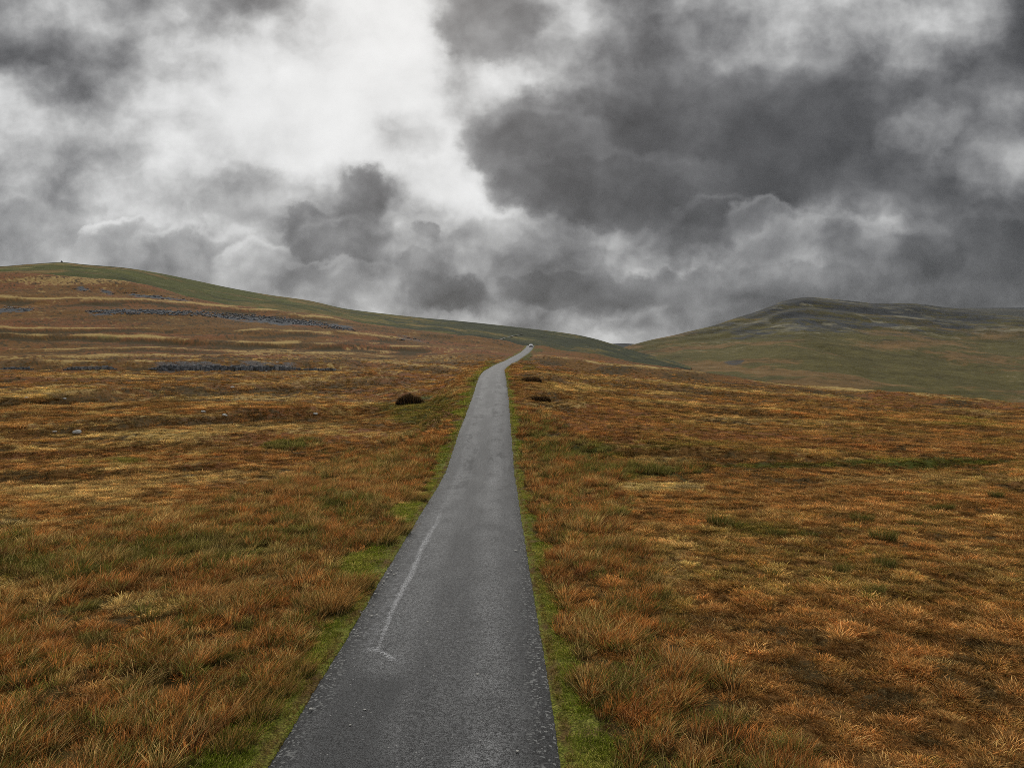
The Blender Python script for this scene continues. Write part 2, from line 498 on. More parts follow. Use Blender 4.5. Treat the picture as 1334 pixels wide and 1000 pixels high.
def bank_bands(x, y, u, v):
    """bleached grass along each bank's lip, shade painted dark on its face."""
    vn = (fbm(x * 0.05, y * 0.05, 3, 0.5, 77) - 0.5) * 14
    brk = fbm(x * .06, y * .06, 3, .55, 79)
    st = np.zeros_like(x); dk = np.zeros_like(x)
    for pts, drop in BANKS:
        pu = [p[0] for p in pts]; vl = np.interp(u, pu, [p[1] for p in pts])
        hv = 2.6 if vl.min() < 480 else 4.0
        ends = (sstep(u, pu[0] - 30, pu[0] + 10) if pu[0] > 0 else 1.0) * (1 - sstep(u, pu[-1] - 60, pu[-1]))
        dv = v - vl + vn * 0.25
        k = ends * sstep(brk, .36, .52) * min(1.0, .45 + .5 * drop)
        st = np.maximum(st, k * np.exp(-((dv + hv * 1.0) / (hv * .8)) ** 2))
        dk = np.maximum(dk, k * np.exp(-((dv - hv * .8) / (hv * 1.0)) ** 2))  # dark band stands in for shade on the bank face
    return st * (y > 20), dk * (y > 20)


def cover(x, y, u, v, t, tall):
    rad = np.hypot(x, y)
    at = np.abs(t)
    f1 = fbm(x * 0.9, y * 0.9, 4, 0.6, 41)
    f2 = fbm(x * 0.16, y * 0.16, 4, 0.55, 43)
    f3 = fbm(x * 0.035, y * 0.06, 4, 0.55, 47)
    far = np.clip((rad - 60) / 200, 0, 1)
    green = np.zeros_like(x); straw = np.zeros_like(x); dark = np.zeros_like(x); red = np.zeros_like(x)
    for (cx, cy, rx, ry, a) in [(555, 535, 70, 24, .8), (380, 580, 45, 9, .9), (165, 600, 28, 5, .8), (110, 603, 12, 4, .7), (740, 588, 60, 14, .8), (705, 572, 25, 9, .7),
            (860, 614, 110, 10, .75), (1000, 607, 130, 5, .95), (1220, 602, 150, 5, .95), (250, 722, 150, 22, .75), (60, 745, 110, 22, .7), (440, 660, 60, 18, .6), (340, 700, 90, 12, .6), (1000, 690, 60, 10, .4),
            (880, 800, 25, 40, .5), (1300, 575, 60, 9, .4), (1280, 548, 60, 6, .4), (640, 480, 12, 10, .8), (685, 465, 14, 8, .7), (690, 478, 14, 6, .6), (700, 458, 10, 4, .6), (625, 497, 16, 10, .9), (140, 440, 20, 4, .5), (920, 580, 90, 7, .3)]:
        green = np.maximum(green, a * sstep(ell(u, v, cx, cy, rx, ry) + (f2 - .5) * .9, 0.35, 0.75))
    for (cx, cy, rx, ry, a) in [(200, 568, 160, 12, .8), (340, 558, 130, 12, .6), (300, 518, 220, 6, .75), (60, 510, 90, 5, .8), (20, 680, 26, 7, 1.0), (860, 634, 70, 9, .9), (870, 600, 50, 9, .8),
            (720, 527, 60, 7, .8), (740, 505, 70, 9, .6), (880, 510, 60, 6, .6), (300, 620, 220, 14, .5), (430, 610, 60, 9, .5), (960, 546, 90, 6, .6), (1080, 550, 60, 5, .5), (880, 740, 30, 60, .45), (1200, 625, 200, 8, .4),
            (330, 455, 330, 6, .6), (250, 467, 300, 2.5, .8), (500, 470, 160, 5, .5), (100, 365, 130, 9, .6), (420, 500, 130, 8, .5), (100, 640, 140, 20, .5), (470, 735, 40, 16, .6), (430, 800, 30, 20, .6)]:
        straw = np.maximum(straw, a * sstep(ell(u, v, cx, cy, rx, ry) + (f1 - .5) * 1.1 + (f2 - .5) * .4, 0.35, 0.8))
    straw = np.maximum(straw, sstep(f2 * .5 + f1 * .5, 0.53, 0.66) * np.where(u < 650, .95, .6) * np.where(u < 650, .90, .38) * (1 - .45 * far))
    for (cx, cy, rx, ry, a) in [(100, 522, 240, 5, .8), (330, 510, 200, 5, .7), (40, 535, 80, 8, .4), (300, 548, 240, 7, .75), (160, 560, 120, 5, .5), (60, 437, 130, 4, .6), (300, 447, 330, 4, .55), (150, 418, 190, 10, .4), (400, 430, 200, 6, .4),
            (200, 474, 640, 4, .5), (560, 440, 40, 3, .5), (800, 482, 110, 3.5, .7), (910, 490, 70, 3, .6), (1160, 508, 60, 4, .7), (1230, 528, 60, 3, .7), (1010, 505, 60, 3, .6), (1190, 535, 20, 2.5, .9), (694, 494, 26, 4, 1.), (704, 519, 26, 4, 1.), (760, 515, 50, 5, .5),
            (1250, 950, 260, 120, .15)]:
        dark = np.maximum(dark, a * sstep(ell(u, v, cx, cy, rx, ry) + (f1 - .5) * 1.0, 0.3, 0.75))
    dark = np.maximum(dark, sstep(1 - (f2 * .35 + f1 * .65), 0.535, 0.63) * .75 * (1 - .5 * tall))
    for (cx, cy, rx, ry, a) in [(1105, 893, 34, 8, 1.0), (900, 577, 160, 8, .5), (830, 540, 80, 12, .5), (1040, 975, 20, 10, .4), (1330, 905, 30, 8, .5), (450, 395, 500, 10, .35)]:
        red = np.maximum(red, a * sstep(ell(u, v, cx, cy, rx, ry) + (f1 - .5) * .9, 0.4, 0.8))
    red = np.maximum(red, sstep(f3, 0.5, 0.62) * .5)
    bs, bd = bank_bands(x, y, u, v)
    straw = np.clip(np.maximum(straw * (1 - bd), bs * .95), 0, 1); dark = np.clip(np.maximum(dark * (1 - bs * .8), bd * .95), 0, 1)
    # short bright verge grass beside the tarmac
    wid = 2.08 - .08 * sstep(y, 28, 60) + (fbm(x * .45, y * .45, 2, .5, 61) - .42) * (1.5 + 1.0 * sstep(y, 25, 60))
    wid = wid + np.where(t < 0, .30 * np.exp(-((y - 12.5) / 1.2) ** 2) + .34 * np.exp(-((y - 17.5) / 1.4) ** 2), .22 * np.exp(-((y - 8.0) / 2.0) ** 2))
    wid = np.where(t > 0, np.minimum(1.78 + (wid - 1.78) * .70, 2.22 + .12 * np.sin(y * 1.7)), wid)
    wid = np.clip(wid, 1.9, 3.4)
    verge = (1 - sstep(at, wid - .12, wid + .12)) * (at > 1.3) * (y < 350)
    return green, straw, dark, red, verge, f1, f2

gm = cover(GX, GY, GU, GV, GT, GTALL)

# ------------------------------------------------------------------ ground mesh and material
def grid_quads(na, nr, wrap):
    i = np.arange(na if wrap else na - 1); j = np.arange(nr - 1)
    I, J = np.meshgrid(i, j, indexing='ij'); I2 = (I + 1) % na
    return np.stack([I * nr + J, I2 * nr + J, I2 * nr + J + 1, I * nr + J + 1], -1).reshape(-1, 4)

GV3 = np.stack([GX, GY, GZ], -1).reshape(-1, 3)
ctr = len(GV3)
GV3 = np.concatenate([GV3, [[0, 0, 0.0]]])
fan = np.stack([np.full(NA, ctr), ((np.arange(NA) + 1) % NA) * NR, np.arange(NA) * NR], -1)
q = grid_quads(NA, NR, True)
me = mesh_np('moor', GV3, q[:, ::-1], fan)
def padc(a): return np.concatenate([a.reshape(-1), [0.0]])
green, straw, dark, red, verge, f1, f2 = gm
jit = rng.normal(0, 0.10, GX.shape)
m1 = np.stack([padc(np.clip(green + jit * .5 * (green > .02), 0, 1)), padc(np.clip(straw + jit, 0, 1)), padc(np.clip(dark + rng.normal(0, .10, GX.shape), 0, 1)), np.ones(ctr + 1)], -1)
m2 = np.stack([padc(red), padc(verge), padc(GTALL), padc(rock_cover(GX, GY, GU, GV))], -1)
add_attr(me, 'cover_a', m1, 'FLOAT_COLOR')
add_attr(me, 'cover_b', m2, 'FLOAT_COLOR')
add_attr(me, 'road_side', padc(GT))


def new_mat(name):
    m = bpy.data.materials.new(name); m.use_nodes = True
    m.node_tree.nodes.clear()
    return m, m.node_tree


def out_pbr(nt, col, rough=0.9, spec=0.15, bump=None, bstr=0.3, bdist=0.05, metallic=0.0):
    b = nt.nodes.new('ShaderNodeBsdfPrincipled')
    if isinstance(col, S): nt.links.new(col.s, b.inputs['Base Color'])
    else: b.inputs['Base Color'].default_value = tuple(col) + (1,)
    set_in(nt, b.inputs['Roughness'], rough)
    b.inputs['Specular IOR Level'].default_value = spec
    b.inputs['Metallic'].default_value = metallic
    if bump is not None:
        bn = nt.nodes.new('ShaderNodeBump'); bn.inputs['Strength'].default_value = bstr; bn.inputs['Distance'].default_value = bdist
        nt.links.new(bump.s, bn.inputs['Height']); nt.links.new(bn.outputs[0], b.inputs['Normal'])
    o = nt.nodes.new('ShaderNodeOutputMaterial'); nt.links.new(b.outputs[0], o.inputs[0])
    return b


# base colours (linear albedo)
C_BROWN = (0.152, 0.077, 0.022)
C_RUST = (0.145, 0.070, 0.021)
C_STRAW = (0.370, 0.255, 0.090)
C_DARK = (0.062, 0.042, 0.016)  # dark plants and peat, also the painted bank shade
C_GREEN = (0.075, 0.082, 0.016)
C_VERGE = (0.130, 0.150, 0.018)
C_RED = (0.200, 0.070, 0.030)

mat_moor, nt = new_mat('moor_turf')
geo = nt.nodes.new('ShaderNodeNewGeometry'); Pn = S(nt, geo.outputs['Position'])
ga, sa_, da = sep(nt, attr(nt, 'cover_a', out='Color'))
ra, va, ta = sep(nt, attr(nt, 'cover_b', out='Color'))
nf = noise(nt, Pn, 7.0, 5.0, 0.65)
nm = noise(nt, Pn, 1.3, 4.0, 0.6)
nl = noise(nt, Pn, 0.09, 4.0, 0.55)
col = mixc(nt, nl.ss(0.38, 0.62), C_BROWN, C_RUST)
col = mixc(nt, ra, col, C_RED)
col = mixc(nt, (sa_ + (nf - 0.5) * 0.9).ss(0.25, 0.85), col, C_STRAW)
col = mixc(nt, (ga + (nm - 0.5) * 0.5).ss(0.2, 0.8), col, C_GREEN)
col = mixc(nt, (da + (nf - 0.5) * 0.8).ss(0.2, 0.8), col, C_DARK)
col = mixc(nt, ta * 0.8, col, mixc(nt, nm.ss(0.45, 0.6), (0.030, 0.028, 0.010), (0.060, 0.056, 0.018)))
vg = mixc(nt, nf.ss(0.35, 0.65), C_VERGE, (0.190, 0.185, 0.038))
vg = mixc(nt, nm.ss(0.48, 0.66), vg, (0.120, 0.080, 0.028))
vf = noise(nt, Pn, 34.0, 3.0, 0.7)
vg = vmul(nt, vg, (vf - 0.5) * 3.5 + 0.8)
col = mixc(nt, va, col, vg)
rt = attr(nt, 'road_side').abs()
lip = (1.0 - (rt - 1.80).abs().ss(0.02, 0.10)) * nm.ss(0.35, 0.55)
col = mixc(nt, lip * 0.45, col, (0.105, 0.052, 0.022))
rk = attr(nt, 'cover_b', out='Alpha')
col = mixc(nt, (rk + (nf - 0.5) * 0.7).ss(0.3, 0.75), col, mixc(nt, nf.ss(0.42, 0.58), (0.040, 0.043, 0.048), (0.135, 0.138, 0.142)))
vf2 = noise(nt, Pn, 30.0, 3.0, 0.7)
col = vmul(nt, col, (nf * 1.3 + 0.35) * ((vf2 - 0.5) * 3.0 + 1.0).max(0.25))
out_pbr(nt, col, 0.95, 0.05, bump=nf * 0.6 + nm, bstr=0.6, bdist=0.12)
me.materials.append(mat_moor)
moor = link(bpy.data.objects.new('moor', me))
tag(moor, 'open brown moorland rising on both sides of the narrow road', 'moorland', kind='structure')


# ------------------------------------------------------------------ hills behind the moor
def hill(name, us, sky_d, sky_y, base_d, base_y, label, mat, prof=0.85, relief=6.0, nu=420, ns=150, scars=(), seed=1, cover_fn=None, sinks=40.0):
    """us: picture columns; for each the distance and picture height of skyline and foot."""
    uu = np.linspace(us[0], us[-1], nu)
    dt = pchip(us, sky_d, uu); yt = pchip(us, sky_y, uu); db = pchip(us, base_d, uu); yb = pchip(us, base_y, uu)
    s = np.concatenate([np.linspace(-0.25, 1.0, ns), np.linspace(1.0, 1.9, 24)[1:]])
    U, Sg = np.meshgrid(uu, s, indexing='ij')
    dt, yt, db, yb = [a[:, None] for a in (dt, yt, db, yb)]
    d = db + (dt - db) * Sg
    g = np.where(Sg > 0, np.power(np.maximum(Sg, 0), prof), Sg)
    for sc, w, amt in scars:                  # steeper bands on the face
        g = g + amt * (sstep(Sg, sc - w, sc + w) - 0.5) * np.exp(-((Sg - sc) / .12) ** 2)
    ypx = yb + (yt - yb) * g
    z = CAM_H + (CY - ypx) / FPX * d
    ztop = CAM_H + (CY - yt) / FPX * dt
    z = np.where(Sg > 1.0, ztop - ((Sg - 1.0) ** 1.4) * (dt - db) * 0.30, z)
    x = (U - CX) / FPX * d
    fade = np.clip((1.0 - Sg) * 3.2, 0, 1) * np.clip(Sg * 4 + 1, 0, 1)
    sc_ = 1.0 / max(1.0, float(np.mean(dt - db)) * 0.16)
    rl = (fbm(x * sc_, d * sc_ * .6, 5, 0.52, seed) - 0.5)
    gul = 1 - np.abs(fbm(x * sc_ * 1.7 + rl * 1.5, d * sc_ * .35, 4, 0.55, seed + 9) - 0.5) * 4
    z = z + fade * relief * (rl * 2 + np.clip(gul, 0, 1) * -0.35)
    z = z - sinks * np.clip(-Sg / 0.25, 0, 1)
    V = np.stack([x, d, z], -1).reshape(-1, 3)
    me = mesh_np(name, V, grid_quads(nu, len(s), False)[:, ::-1])
    masks = cover_fn(x, d, z, U, ypx, Sg)
    add_attr(me, 'cover_a', np.stack([m.reshape(-1) for m in masks[:3]] + [np.ones(x.size)], -1), 'FLOAT_COLOR')
    me.materials.append(mat)
    o = link(bpy.data.objects.new(name, me))
    tag(o, label, 'hill', kind='structure')
    return uu, s, x, d, z


def hill_mat(name, grass, brown, rock, pale, band=1.0):
    m, nt = new_mat(name)
    geo = nt.nodes.new('ShaderNodeNewGeometry'); Pn = S(nt, geo.outputs['Position'])
    a, b, c = sep(nt, attr(nt, 'cover_a', out='Color'))
    px_, py_, pz_ = sep(nt, Pn)
    n1 = noise(nt, Pn, 0.06, 8.0, 0.68); n2 = noise(nt, Pn, 0.012, 5.0, 0.6)
    st = noise(nt, comb(nt, px_ * 0.006, py_ * 0.006, pz_ * 0.075), 1.0 * band, 7.0, 0.66)   # terraces along the contours
    col = mixc(nt, (a + (n1 - 0.5) * 1.4 + (st - 0.5) * 1.4).ss(0.15, 0.75), grass, brown)
    col = mixc(nt, (c + (n1 - 0.5) * 1.2 + (st - 0.5) * 1.8).ss(0.35, 0.85), col, pale)
    col = mixc(nt, (b + (n1 - 0.5) * 1.0 + (0.5 - st) * 1.8).ss(0.30, 0.75), col, rock)
    col = vmul(nt, col, (n1 - 0.5) * 1.5 + (n2 - 0.5) * 0.8 + (st - 0.5) * 1.3 + 1.0)
    out_pbr(nt, col, 0.95, 0.05, bump=n1 * 0.6 + st, bstr=0.8, bdist=5.0)
    return m

mat_green = hill_mat('hill_grass', (0.080, 0.084, 0.023), (0.175, 0.110, 0.038), (0.045, 0.050, 0.026), (0.18, 0.155, 0.06))
mat_fell = hill_mat('fell_turf', (0.098, 0.083, 0.028), (0.160, 0.098, 0.038), (0.062, 0.063, 0.062), (0.195, 0.175, 0.115))
mat_far = hill_mat('plateau_turf', (0.065, 0.065, 0.050), (0.070, 0.062, 0.045), (0.040, 0.042, 0.044), (0.11, 0.10, 0.085))

def cov_green(x, d, z, U, Y, Sg):
    f = fbm(x * .01, d * .02, 4, .55, 91); f2_ = fbm(x * .03, d * .06, 4, .6, 92)
    yb = np.interp(U, [-500, 0, 60, 150, 200, 300], [362, 357, 359, 366, 385, 400])
    brown = sstep(Y - yb + (f - .5) * 26, -10, 6) * (1 - sstep(U, 230, 420) * .7)
    brown = np.maximum(brown, sstep(f, .52, .66) * .45 * (1 - sstep(U, 420, 600)))
    top = sstep(Sg, .90, .985) * (1 - sstep(U, 130, 260)) * .8
    darkp = np.maximum(top, sstep(f2_, .52, .66) * .45 + sstep(U, 400, 640) * .62)
    pale = sstep(fbm(x * .02, d * .05, 3, .5, 95), .62, .75) * .5
    return brown, darkp, pale

uu_g, s_g, xg, dg, zg = hill('green_hill',
     [-900, -300, 0, 40, 80, 110, 160, 200, 250, 300, 350, 400, 450, 500, 550, 600, 650, 690, 720, 750, 770, 795, 830, 900],
     [800, 780, 760, 760, 760, 765, 770, 780, 790, 805, 820, 840, 865, 890, 930, 980, 1040, 1080, 1110, 1140, 1160, 1190, 1230, 1300],
     [372, 355, 347, 344, 341.7, 344.5, 348.5, 354.5, 364.5, 375, 384, 391, 402, 408.5, 413.8, 418.3, 423.5, 428, 431.5, 435.8, 440, 447, 458, 475],
     [470, 480, 470, 470, 468, 468, 465, 455, 445, 430, 420, 410, 400, 395, 390, 400, 420, 440, 460, 480, 500, 520, 560, 620],
     [410, 372, 363, 363, 364, 366, 372, 392, 400, 410, 414, 420, 428, 436, 443, 450, 458, 464, 468, 471, 473, 475, 482, 490],
     'long green hill on the left skyline behind the brown moor', mat_green, prof=0.8, relief=4.0, nu=460, ns=90, seed=101, cover_fn=cov_green)

def cov_far(x, d, z, U, Y, Sg):
    f = fbm(x * .004, d * .008, 4, .55, 191)
    return sstep(f, .45, .6) * .5, sstep(1 - f, .5, .62) * .6 + sstep(Sg, .9, 1) * .3, sstep(fbm(x * .01, d * .02, 3, .5, 95), .6, .75) * .3

hill('far_ridge', [740, 775, 800, 812, 824, 840, 870], [3000] * 7, [452, 449.5, 447.6, 447.2, 447.8, 449.5, 454], [1900] * 7, [470] * 7,
     'tiny dark ridge in the gap between the two big hills', mat_far, relief=5, nu=120, ns=40, seed=131, cover_fn=cov_far)

hill('far_plateau', [1100, 1180, 1240, 1262, 1300, 1334, 1500, 1900], [5200] * 8, [410, 405, 402.0, 401.4, 401.2, 401.0, 402, 412], [3200] * 8, [452] * 8,
     'flat topped distant plateau at the right edge behind the fell', mat_far, relief=14, nu=260, ns=70, scars=((.82, .04, .10), (.55, .05, .06)), seed=151, cover_fn=cov_far)

def cov_fell(x, d, z, U, Y, Sg):
    f = fbm(x * .0035, d * .006, 5, .55, 201)
    f2_ = fbm(x * .012, d * .020, 5, .6, 202)
    f3_ = fbm(x * .0022 + f * .6, d * .0075, 5, .55, 203)
    up = sstep(Y, 452, 408)               # 1 near the summit
    up = 1 - sstep(Y, 405, 455)
    brown = sstep(f * .6 + f2_ * .4, .44, .58) * .75 * (1 - up * .65)
    brown = np.maximum(brown, ell(U, Y, 1180, 446, 60, 6) * .9)
    brown = np.maximum(brown, ell(U, Y, 1300, 436, 50, 6) * .7)
    rock = np.maximum(sstep(f3_ * .6 + f2_ * .4, .46, .58) * up, up * .58)
    for (cx, cy, rx, ry, a) in [(1130, 404, 70, 4, .8), (1190, 408, 60, 3, .7), (1145, 421, 40, 3.5, .8), (1060, 413, 30, 4, .5), (1250, 424, 30, 3, .7), (955, 432, 20, 6, .3), (955, 466, 16, 3, .6), (1290, 416, 40, 4, .5), (1200, 395, 90, 3, .4)]:
        rock = np.maximum(rock, a * sstep(ell(U, Y, cx, cy, rx, ry) + (f2_ - .5) * .9, .35, .7))
    pale = sstep(fbm(x * .008 + f, d * .02, 4, .55, 207), .50, .62) * (.2 + .6 * up)
    gpatch = ell(U, Y, 1310, 450, 45, 10) + ell(U, Y, 1190, 508, 50, 7) + ell(U, Y, 1270, 518, 45, 7) + ell(U, Y, 845, 447, 25, 3)
    brown = brown * np.clip(1 - gpatch * 1.3, 0, 1); pale = pale * np.clip(1 - gpatch * 1.3, 0, 1)
    return brown, np.clip(rock + gpatch * .12, 0, 1), pale

hill('right_fell',
     [740, 800, 830, 850, 880, 900, 930, 960, 985, 1005, 1020, 1040, 1055, 1080, 1120, 1140, 1180, 1200, 1230, 1250, 1290, 1334, 1500, 1900],
     [1700, 1750, 1800, 1850, 1900, 1950, 2000, 2050, 2100, 2150, 2200, 2250, 2300, 2350, 2400, 2450, 2500, 2550, 2600, 2600, 2550, 2500, 2400, 2300],
     [470, 456, 448, 443, 437, 432, 425, 415, 407.5, 400, 394, 390, 388.8, 391, 395, 397, 397, 398.2, 402, 404, 410, 415, 424, 440],
     [800] * 24,
     [492, 498, 500, 502, 506, 508, 511, 514, 517, 519, 521, 524, 525, 528, 533, 536, 540, 542, 545, 547, 550, 553, 560, 570],
     'broad dark fell with grey rocky summit bands on the right', mat_fell, prof=0.62, relief=16.0, nu=520, ns=200,
     scars=((.90, .02, .05), (.80, .02, .05), (.70, .02, .03)), seed=171, cover_fn=cov_fell, sinks=60)

# ------------------------------------------------------------------ far track on the green hill
def strip(name, pts, width, mat, lift, label, cat):
    V, Q = [], []
    for i, p in enumerate(pts):
        a = pts[max(0, i - 1)]; b = pts[min(len(pts) - 1, i + 1)]
        t = Vector((b[0] - a[0], b[1] - a[1], 0)).normalized(); n = Vector((t.y, -t.x, 0)) * width / 2
        V += [(p[0] - n.x, p[1] - n.y, p[2] + lift), (p[0] + n.x, p[1] + n.y, p[2] + lift)]
        if i: Q.append((2 * i - 2, 2 * i - 1, 2 * i + 1, 2 * i))
    me = mesh_np(name, V, Q); me.materials.append(mat)
    return tag(link(bpy.data.objects.new(name, me)), label, cat, kind='structure')

def hill_pt(xg, dg, zg, uu, u, v):
    i = int(np.argmin(np.abs(uu - u)))
    yp = CY - FPX * (zg[i] - CAM_H) / dg[i]
    n = 90
    j = int(np.argmin(np.abs(yp[:n] - v)))
    return (float(xg[i, j]), float(dg[i, j]), float(zg[i, j]))

mat_track, nt = new_mat('pale_track_gravel')
geo = nt.nodes.new('ShaderNodeNewGeometry')
out_pbr(nt, mixc(nt, noise(nt, S(nt, geo.outputs['Position']), 0.2, 4), (0.17, 0.17, 0.165), (0.12, 0.12, 0.11)), 0.9, 0.1)
pts = [hill_pt(xg, dg, zg, uu_g, u, v) for u, v in ((646, 444.5), (652, 442.6), (658, 440.8), (664, 439), (670, 437.6), (676, 436.6), (682, 435.4))]
strip('track', pts, 1.8, mat_track, 0.5, 'thin pale track crossing the dark hillside beyond the crest', 'track')


# ------------------------------------------------------------------ road
ry = np.concatenate([np.arange(-38, 6, 1.0), np.arange(6, 60, 0.2), np.arange(60, 400, 1.0)])
nt_ = 17
tcoord = np.linspace(-1, 1, nt_)
rows = []
uvs = []
for y in ry:
    xr = road_x(np.array([y]))[0]; zr = road_z(np.array([y]))[0]
    h = float(road_x(np.array([y + 1]))[0] - road_x(np.array([y - 1]))[0]) / 2
    nrm = math.hypot(1, h)
    el_ = HALF + 0.10 * (float(fbm(np.array([y * .5]), np.array([3.0]), 4, .6, 7)[0]) - .5) * 2 + .16 * (float(fbm(np.array([y * 2.2]), np.array([5.0]), 3, .65, 17)[0]) - .55)
    er_ = HALF + 0.10 * (float(fbm(np.array([y * .5]), np.array([9.0]), 4, .6, 8)[0]) - .5) * 2 + (0.04 * math.sin(y * .7)) + .16 * (float(fbm(np.array([y * 2.2]), np.array([15.0]), 3, .65, 18)[0]) - .55)
    for k in tcoord:
        t = k * (el_ if k < 0 else er_)
        zz = zr + 0.035 * (1 - k * k) + (0.0 if abs(k) < .99 else -0.05)
        rows.append((xr + t / nrm, y - t * h / nrm, zz))
        uvs.append((t, y))
rows = np.array(rows)
me = mesh_np('road', rows, grid_quads(len(ry), nt_, False))
add_attr(me, 'lane', np.array([(a, b, 0) for a, b in uvs]), 'FLOAT_VECTOR')
mat_road, nt = new_mat('worn_asphalt')
L = attr(nt, 'lane', out='Vector')
lt, ls, _ = sep(nt, L)
geo = nt.nodes.new('ShaderNodeNewGeometry'); Pn = S(nt, geo.outputs['Position'])
stretch = comb(nt, lt * 1.0, ls * 0.18, 0.0)
big = noise(nt, stretch, 1.6, 5.0, 0.6)
blot = noise(nt, Pn, 0.9, 5.0, 0.6)
grit = noise(nt, Pn, 62.0, 2.0, 0.8)
grit2 = noise(nt, Pn, 21.0, 3.0, 0.75)
chip = voronoi(nt, Pn, 46.0)
base = mixc(nt, big.ss(0.3, 0.7), (0.050, 0.050, 0.050), (0.078, 0.078, 0.077))
wheel = (1.0 - ((lt + 0.72).abs()).ss(0.1, 0.55)) + (1.0 - ((lt - 0.72).abs()).ss(0.1, 0.5))
base = mixc(nt, (wheel * blot.ss(0.22, 0.60) * 0.8).clamp(), base, (0.112, 0.112, 0.111))
edge = (lt.abs() + (blot - 0.5) * 0.8).ss(1.15, 1.62)
base = mixc(nt, edge * 0.85, base, (0.031, 0.031, 0.031))
# rough dark patch on the left wheel line, close to the camera
rp_ = (1.0 - (ls + (blot - 0.5) * 1.6).ss(10.3, 11.4)) * (1.0 - ((lt + 0.85 + (blot - 0.5) * 0.4).abs()).ss(0.25, 0.60))
base = mixc(nt, rp_ * 0.8, base, (0.040, 0.040, 0.040))
pits = chip.ss(0.30, 0.12) if False else (1.0 - chip.ss(0.10, 0.30))
base = mixc(nt, (rp_ * 0.7 + edge * 0.35).clamp() * (grit2.ss(0.50, 0.62)), base, (0.016, 0.018, 0.018))
# pale polished seam and its fork
wob = noise(nt, comb(nt, 0.0, ls, 0.0), 0.5, 3.0, 0.5)
wob2 = noise(nt, comb(nt, 7.0, ls, 0.0), 0.22, 2.0, 0.5)
seam_d = (lt + 1.045 + (wob - 0.5) * 0.12 + (wob2 - 0.5) * 0.34 * ls.ss(11.8, 13.5) + (blot - 0.5) * 0.06).abs()
sw = ls.ss(11.0, 16.0) * 0.045 + 0.022
seam = (1.0 - (seam_d / sw).ss(0.25, 1.6)) * ls.ss(11.55, 11.75) * (1.0 - ls.ss(20.0, 27.0) * 0.85)
seam = seam * (blot.ss(0.15, 0.5) * 0.5 + 0.5)
halo = (1.0 - (lt + 1.22).abs().ss(0.08, 0.34)) * ls.ss(11.4, 12.6) * (1.0 - ls.ss(22.0, 34.0)) * noise(nt, comb(nt, lt * 3.0, ls * 3.5, 0.0), 1.5, 4.0, 0.6).ss(0.42, 0.62)
fork_d = (ls - 11.72 + (lt + 1.05) * 1.35).abs()
fork = (1.0 - fork_d.ss(0.03, 0.11)) * lt.ss(-1.08, -1.03) * (1.0 - lt.ss(-0.74, -0.60))
fork2 = (1.0 - (ls - 11.74 - (lt + 1.05) * 0.3).abs().ss(0.03, 0.14)) * lt.ss(-1.34, -1.15) * (1.0 - lt.ss(-1.06, -1.02))
pale = (seam * 0.75 + halo * 0.32 + fork * grit2.ss(0.30, 0.55) * 1.0 + fork2 * 0.6).clamp()
base = mixc(nt, pale, base, (0.225, 0.225, 0.226))
streak = noise(nt, comb(nt, lt * 9.0, ls * 0.35, 2.0), 1.0, 4.0, 0.6)
base = mixc(nt, streak.ss(0.58, 0.72) * ls.ss(14.0, 30.0) * 0.35, base, (0.15, 0.15, 0.15))
# worn darker cross-ribs further up
rib = noise(nt, comb(nt, lt * 0.9, ls * 0.42, 5.0), 1.0, 5.0, 0.7)
rib2 = noise(nt, comb(nt, lt * 0.8, ls * 0.10, 9.0), 1.0, 5.0, 0.65)
base = mixc(nt, rib.ss(0.50, 0.58) * rib2.ss(0.40, 0.52) * ls.ss(18.0, 36.0) * lt.abs().ss(0.10, 0.5) * 0.95, base, (0.020, 0.020, 0.020))
base = mixc(nt, rib2.ss(0.52, 0.66) * ls.ss(14.0, 34.0) * 0.6, base, (0.150, 0.150, 0.149))
base = vmul(nt, base, ((grit - 0.5) * 7.5 + (grit2 - 0.5) * 4.5 + 0.97).max(0.12))
spk = voronoi(nt, Pn, 23.0, 'Color')
sr, sg, sb = sep(nt, spk)
base = mixc(nt, sr.ss(0.965, 0.98) * (1.0 - voronoi(nt, Pn, 23.0).ss(0.18, 0.30)) * 0.8, base, (0.32, 0.31, 0.29))
chips = voronoi(nt, Pn, 30.0, 'Color')
c1, c2, c3 = sep(nt, chips)
gr_ = (lt.abs() + (blot - 0.5) * 0.9).ss(1.25, 1.6)
base = mixc(nt, gr_ * c1.ss(0.78, 0.84) * 0.8, base, (0.20, 0.20, 0.19))
base = mixc(nt, gr_ * c2.ss(0.72, 0.80) * 0.8, base, (0.012, 0.012, 0.012))
out_pbr(nt, base, 0.74, 0.22, bump=grit + grit2 * 0.6 - rp_ * 1.2 * grit2, bstr=0.8, bdist=0.012)
me.materials.append(mat_road)
tag(link(bpy.data.objects.new('road', me)), 'narrow single track grey asphalt road running straight up the moor', 'road', kind='structure')


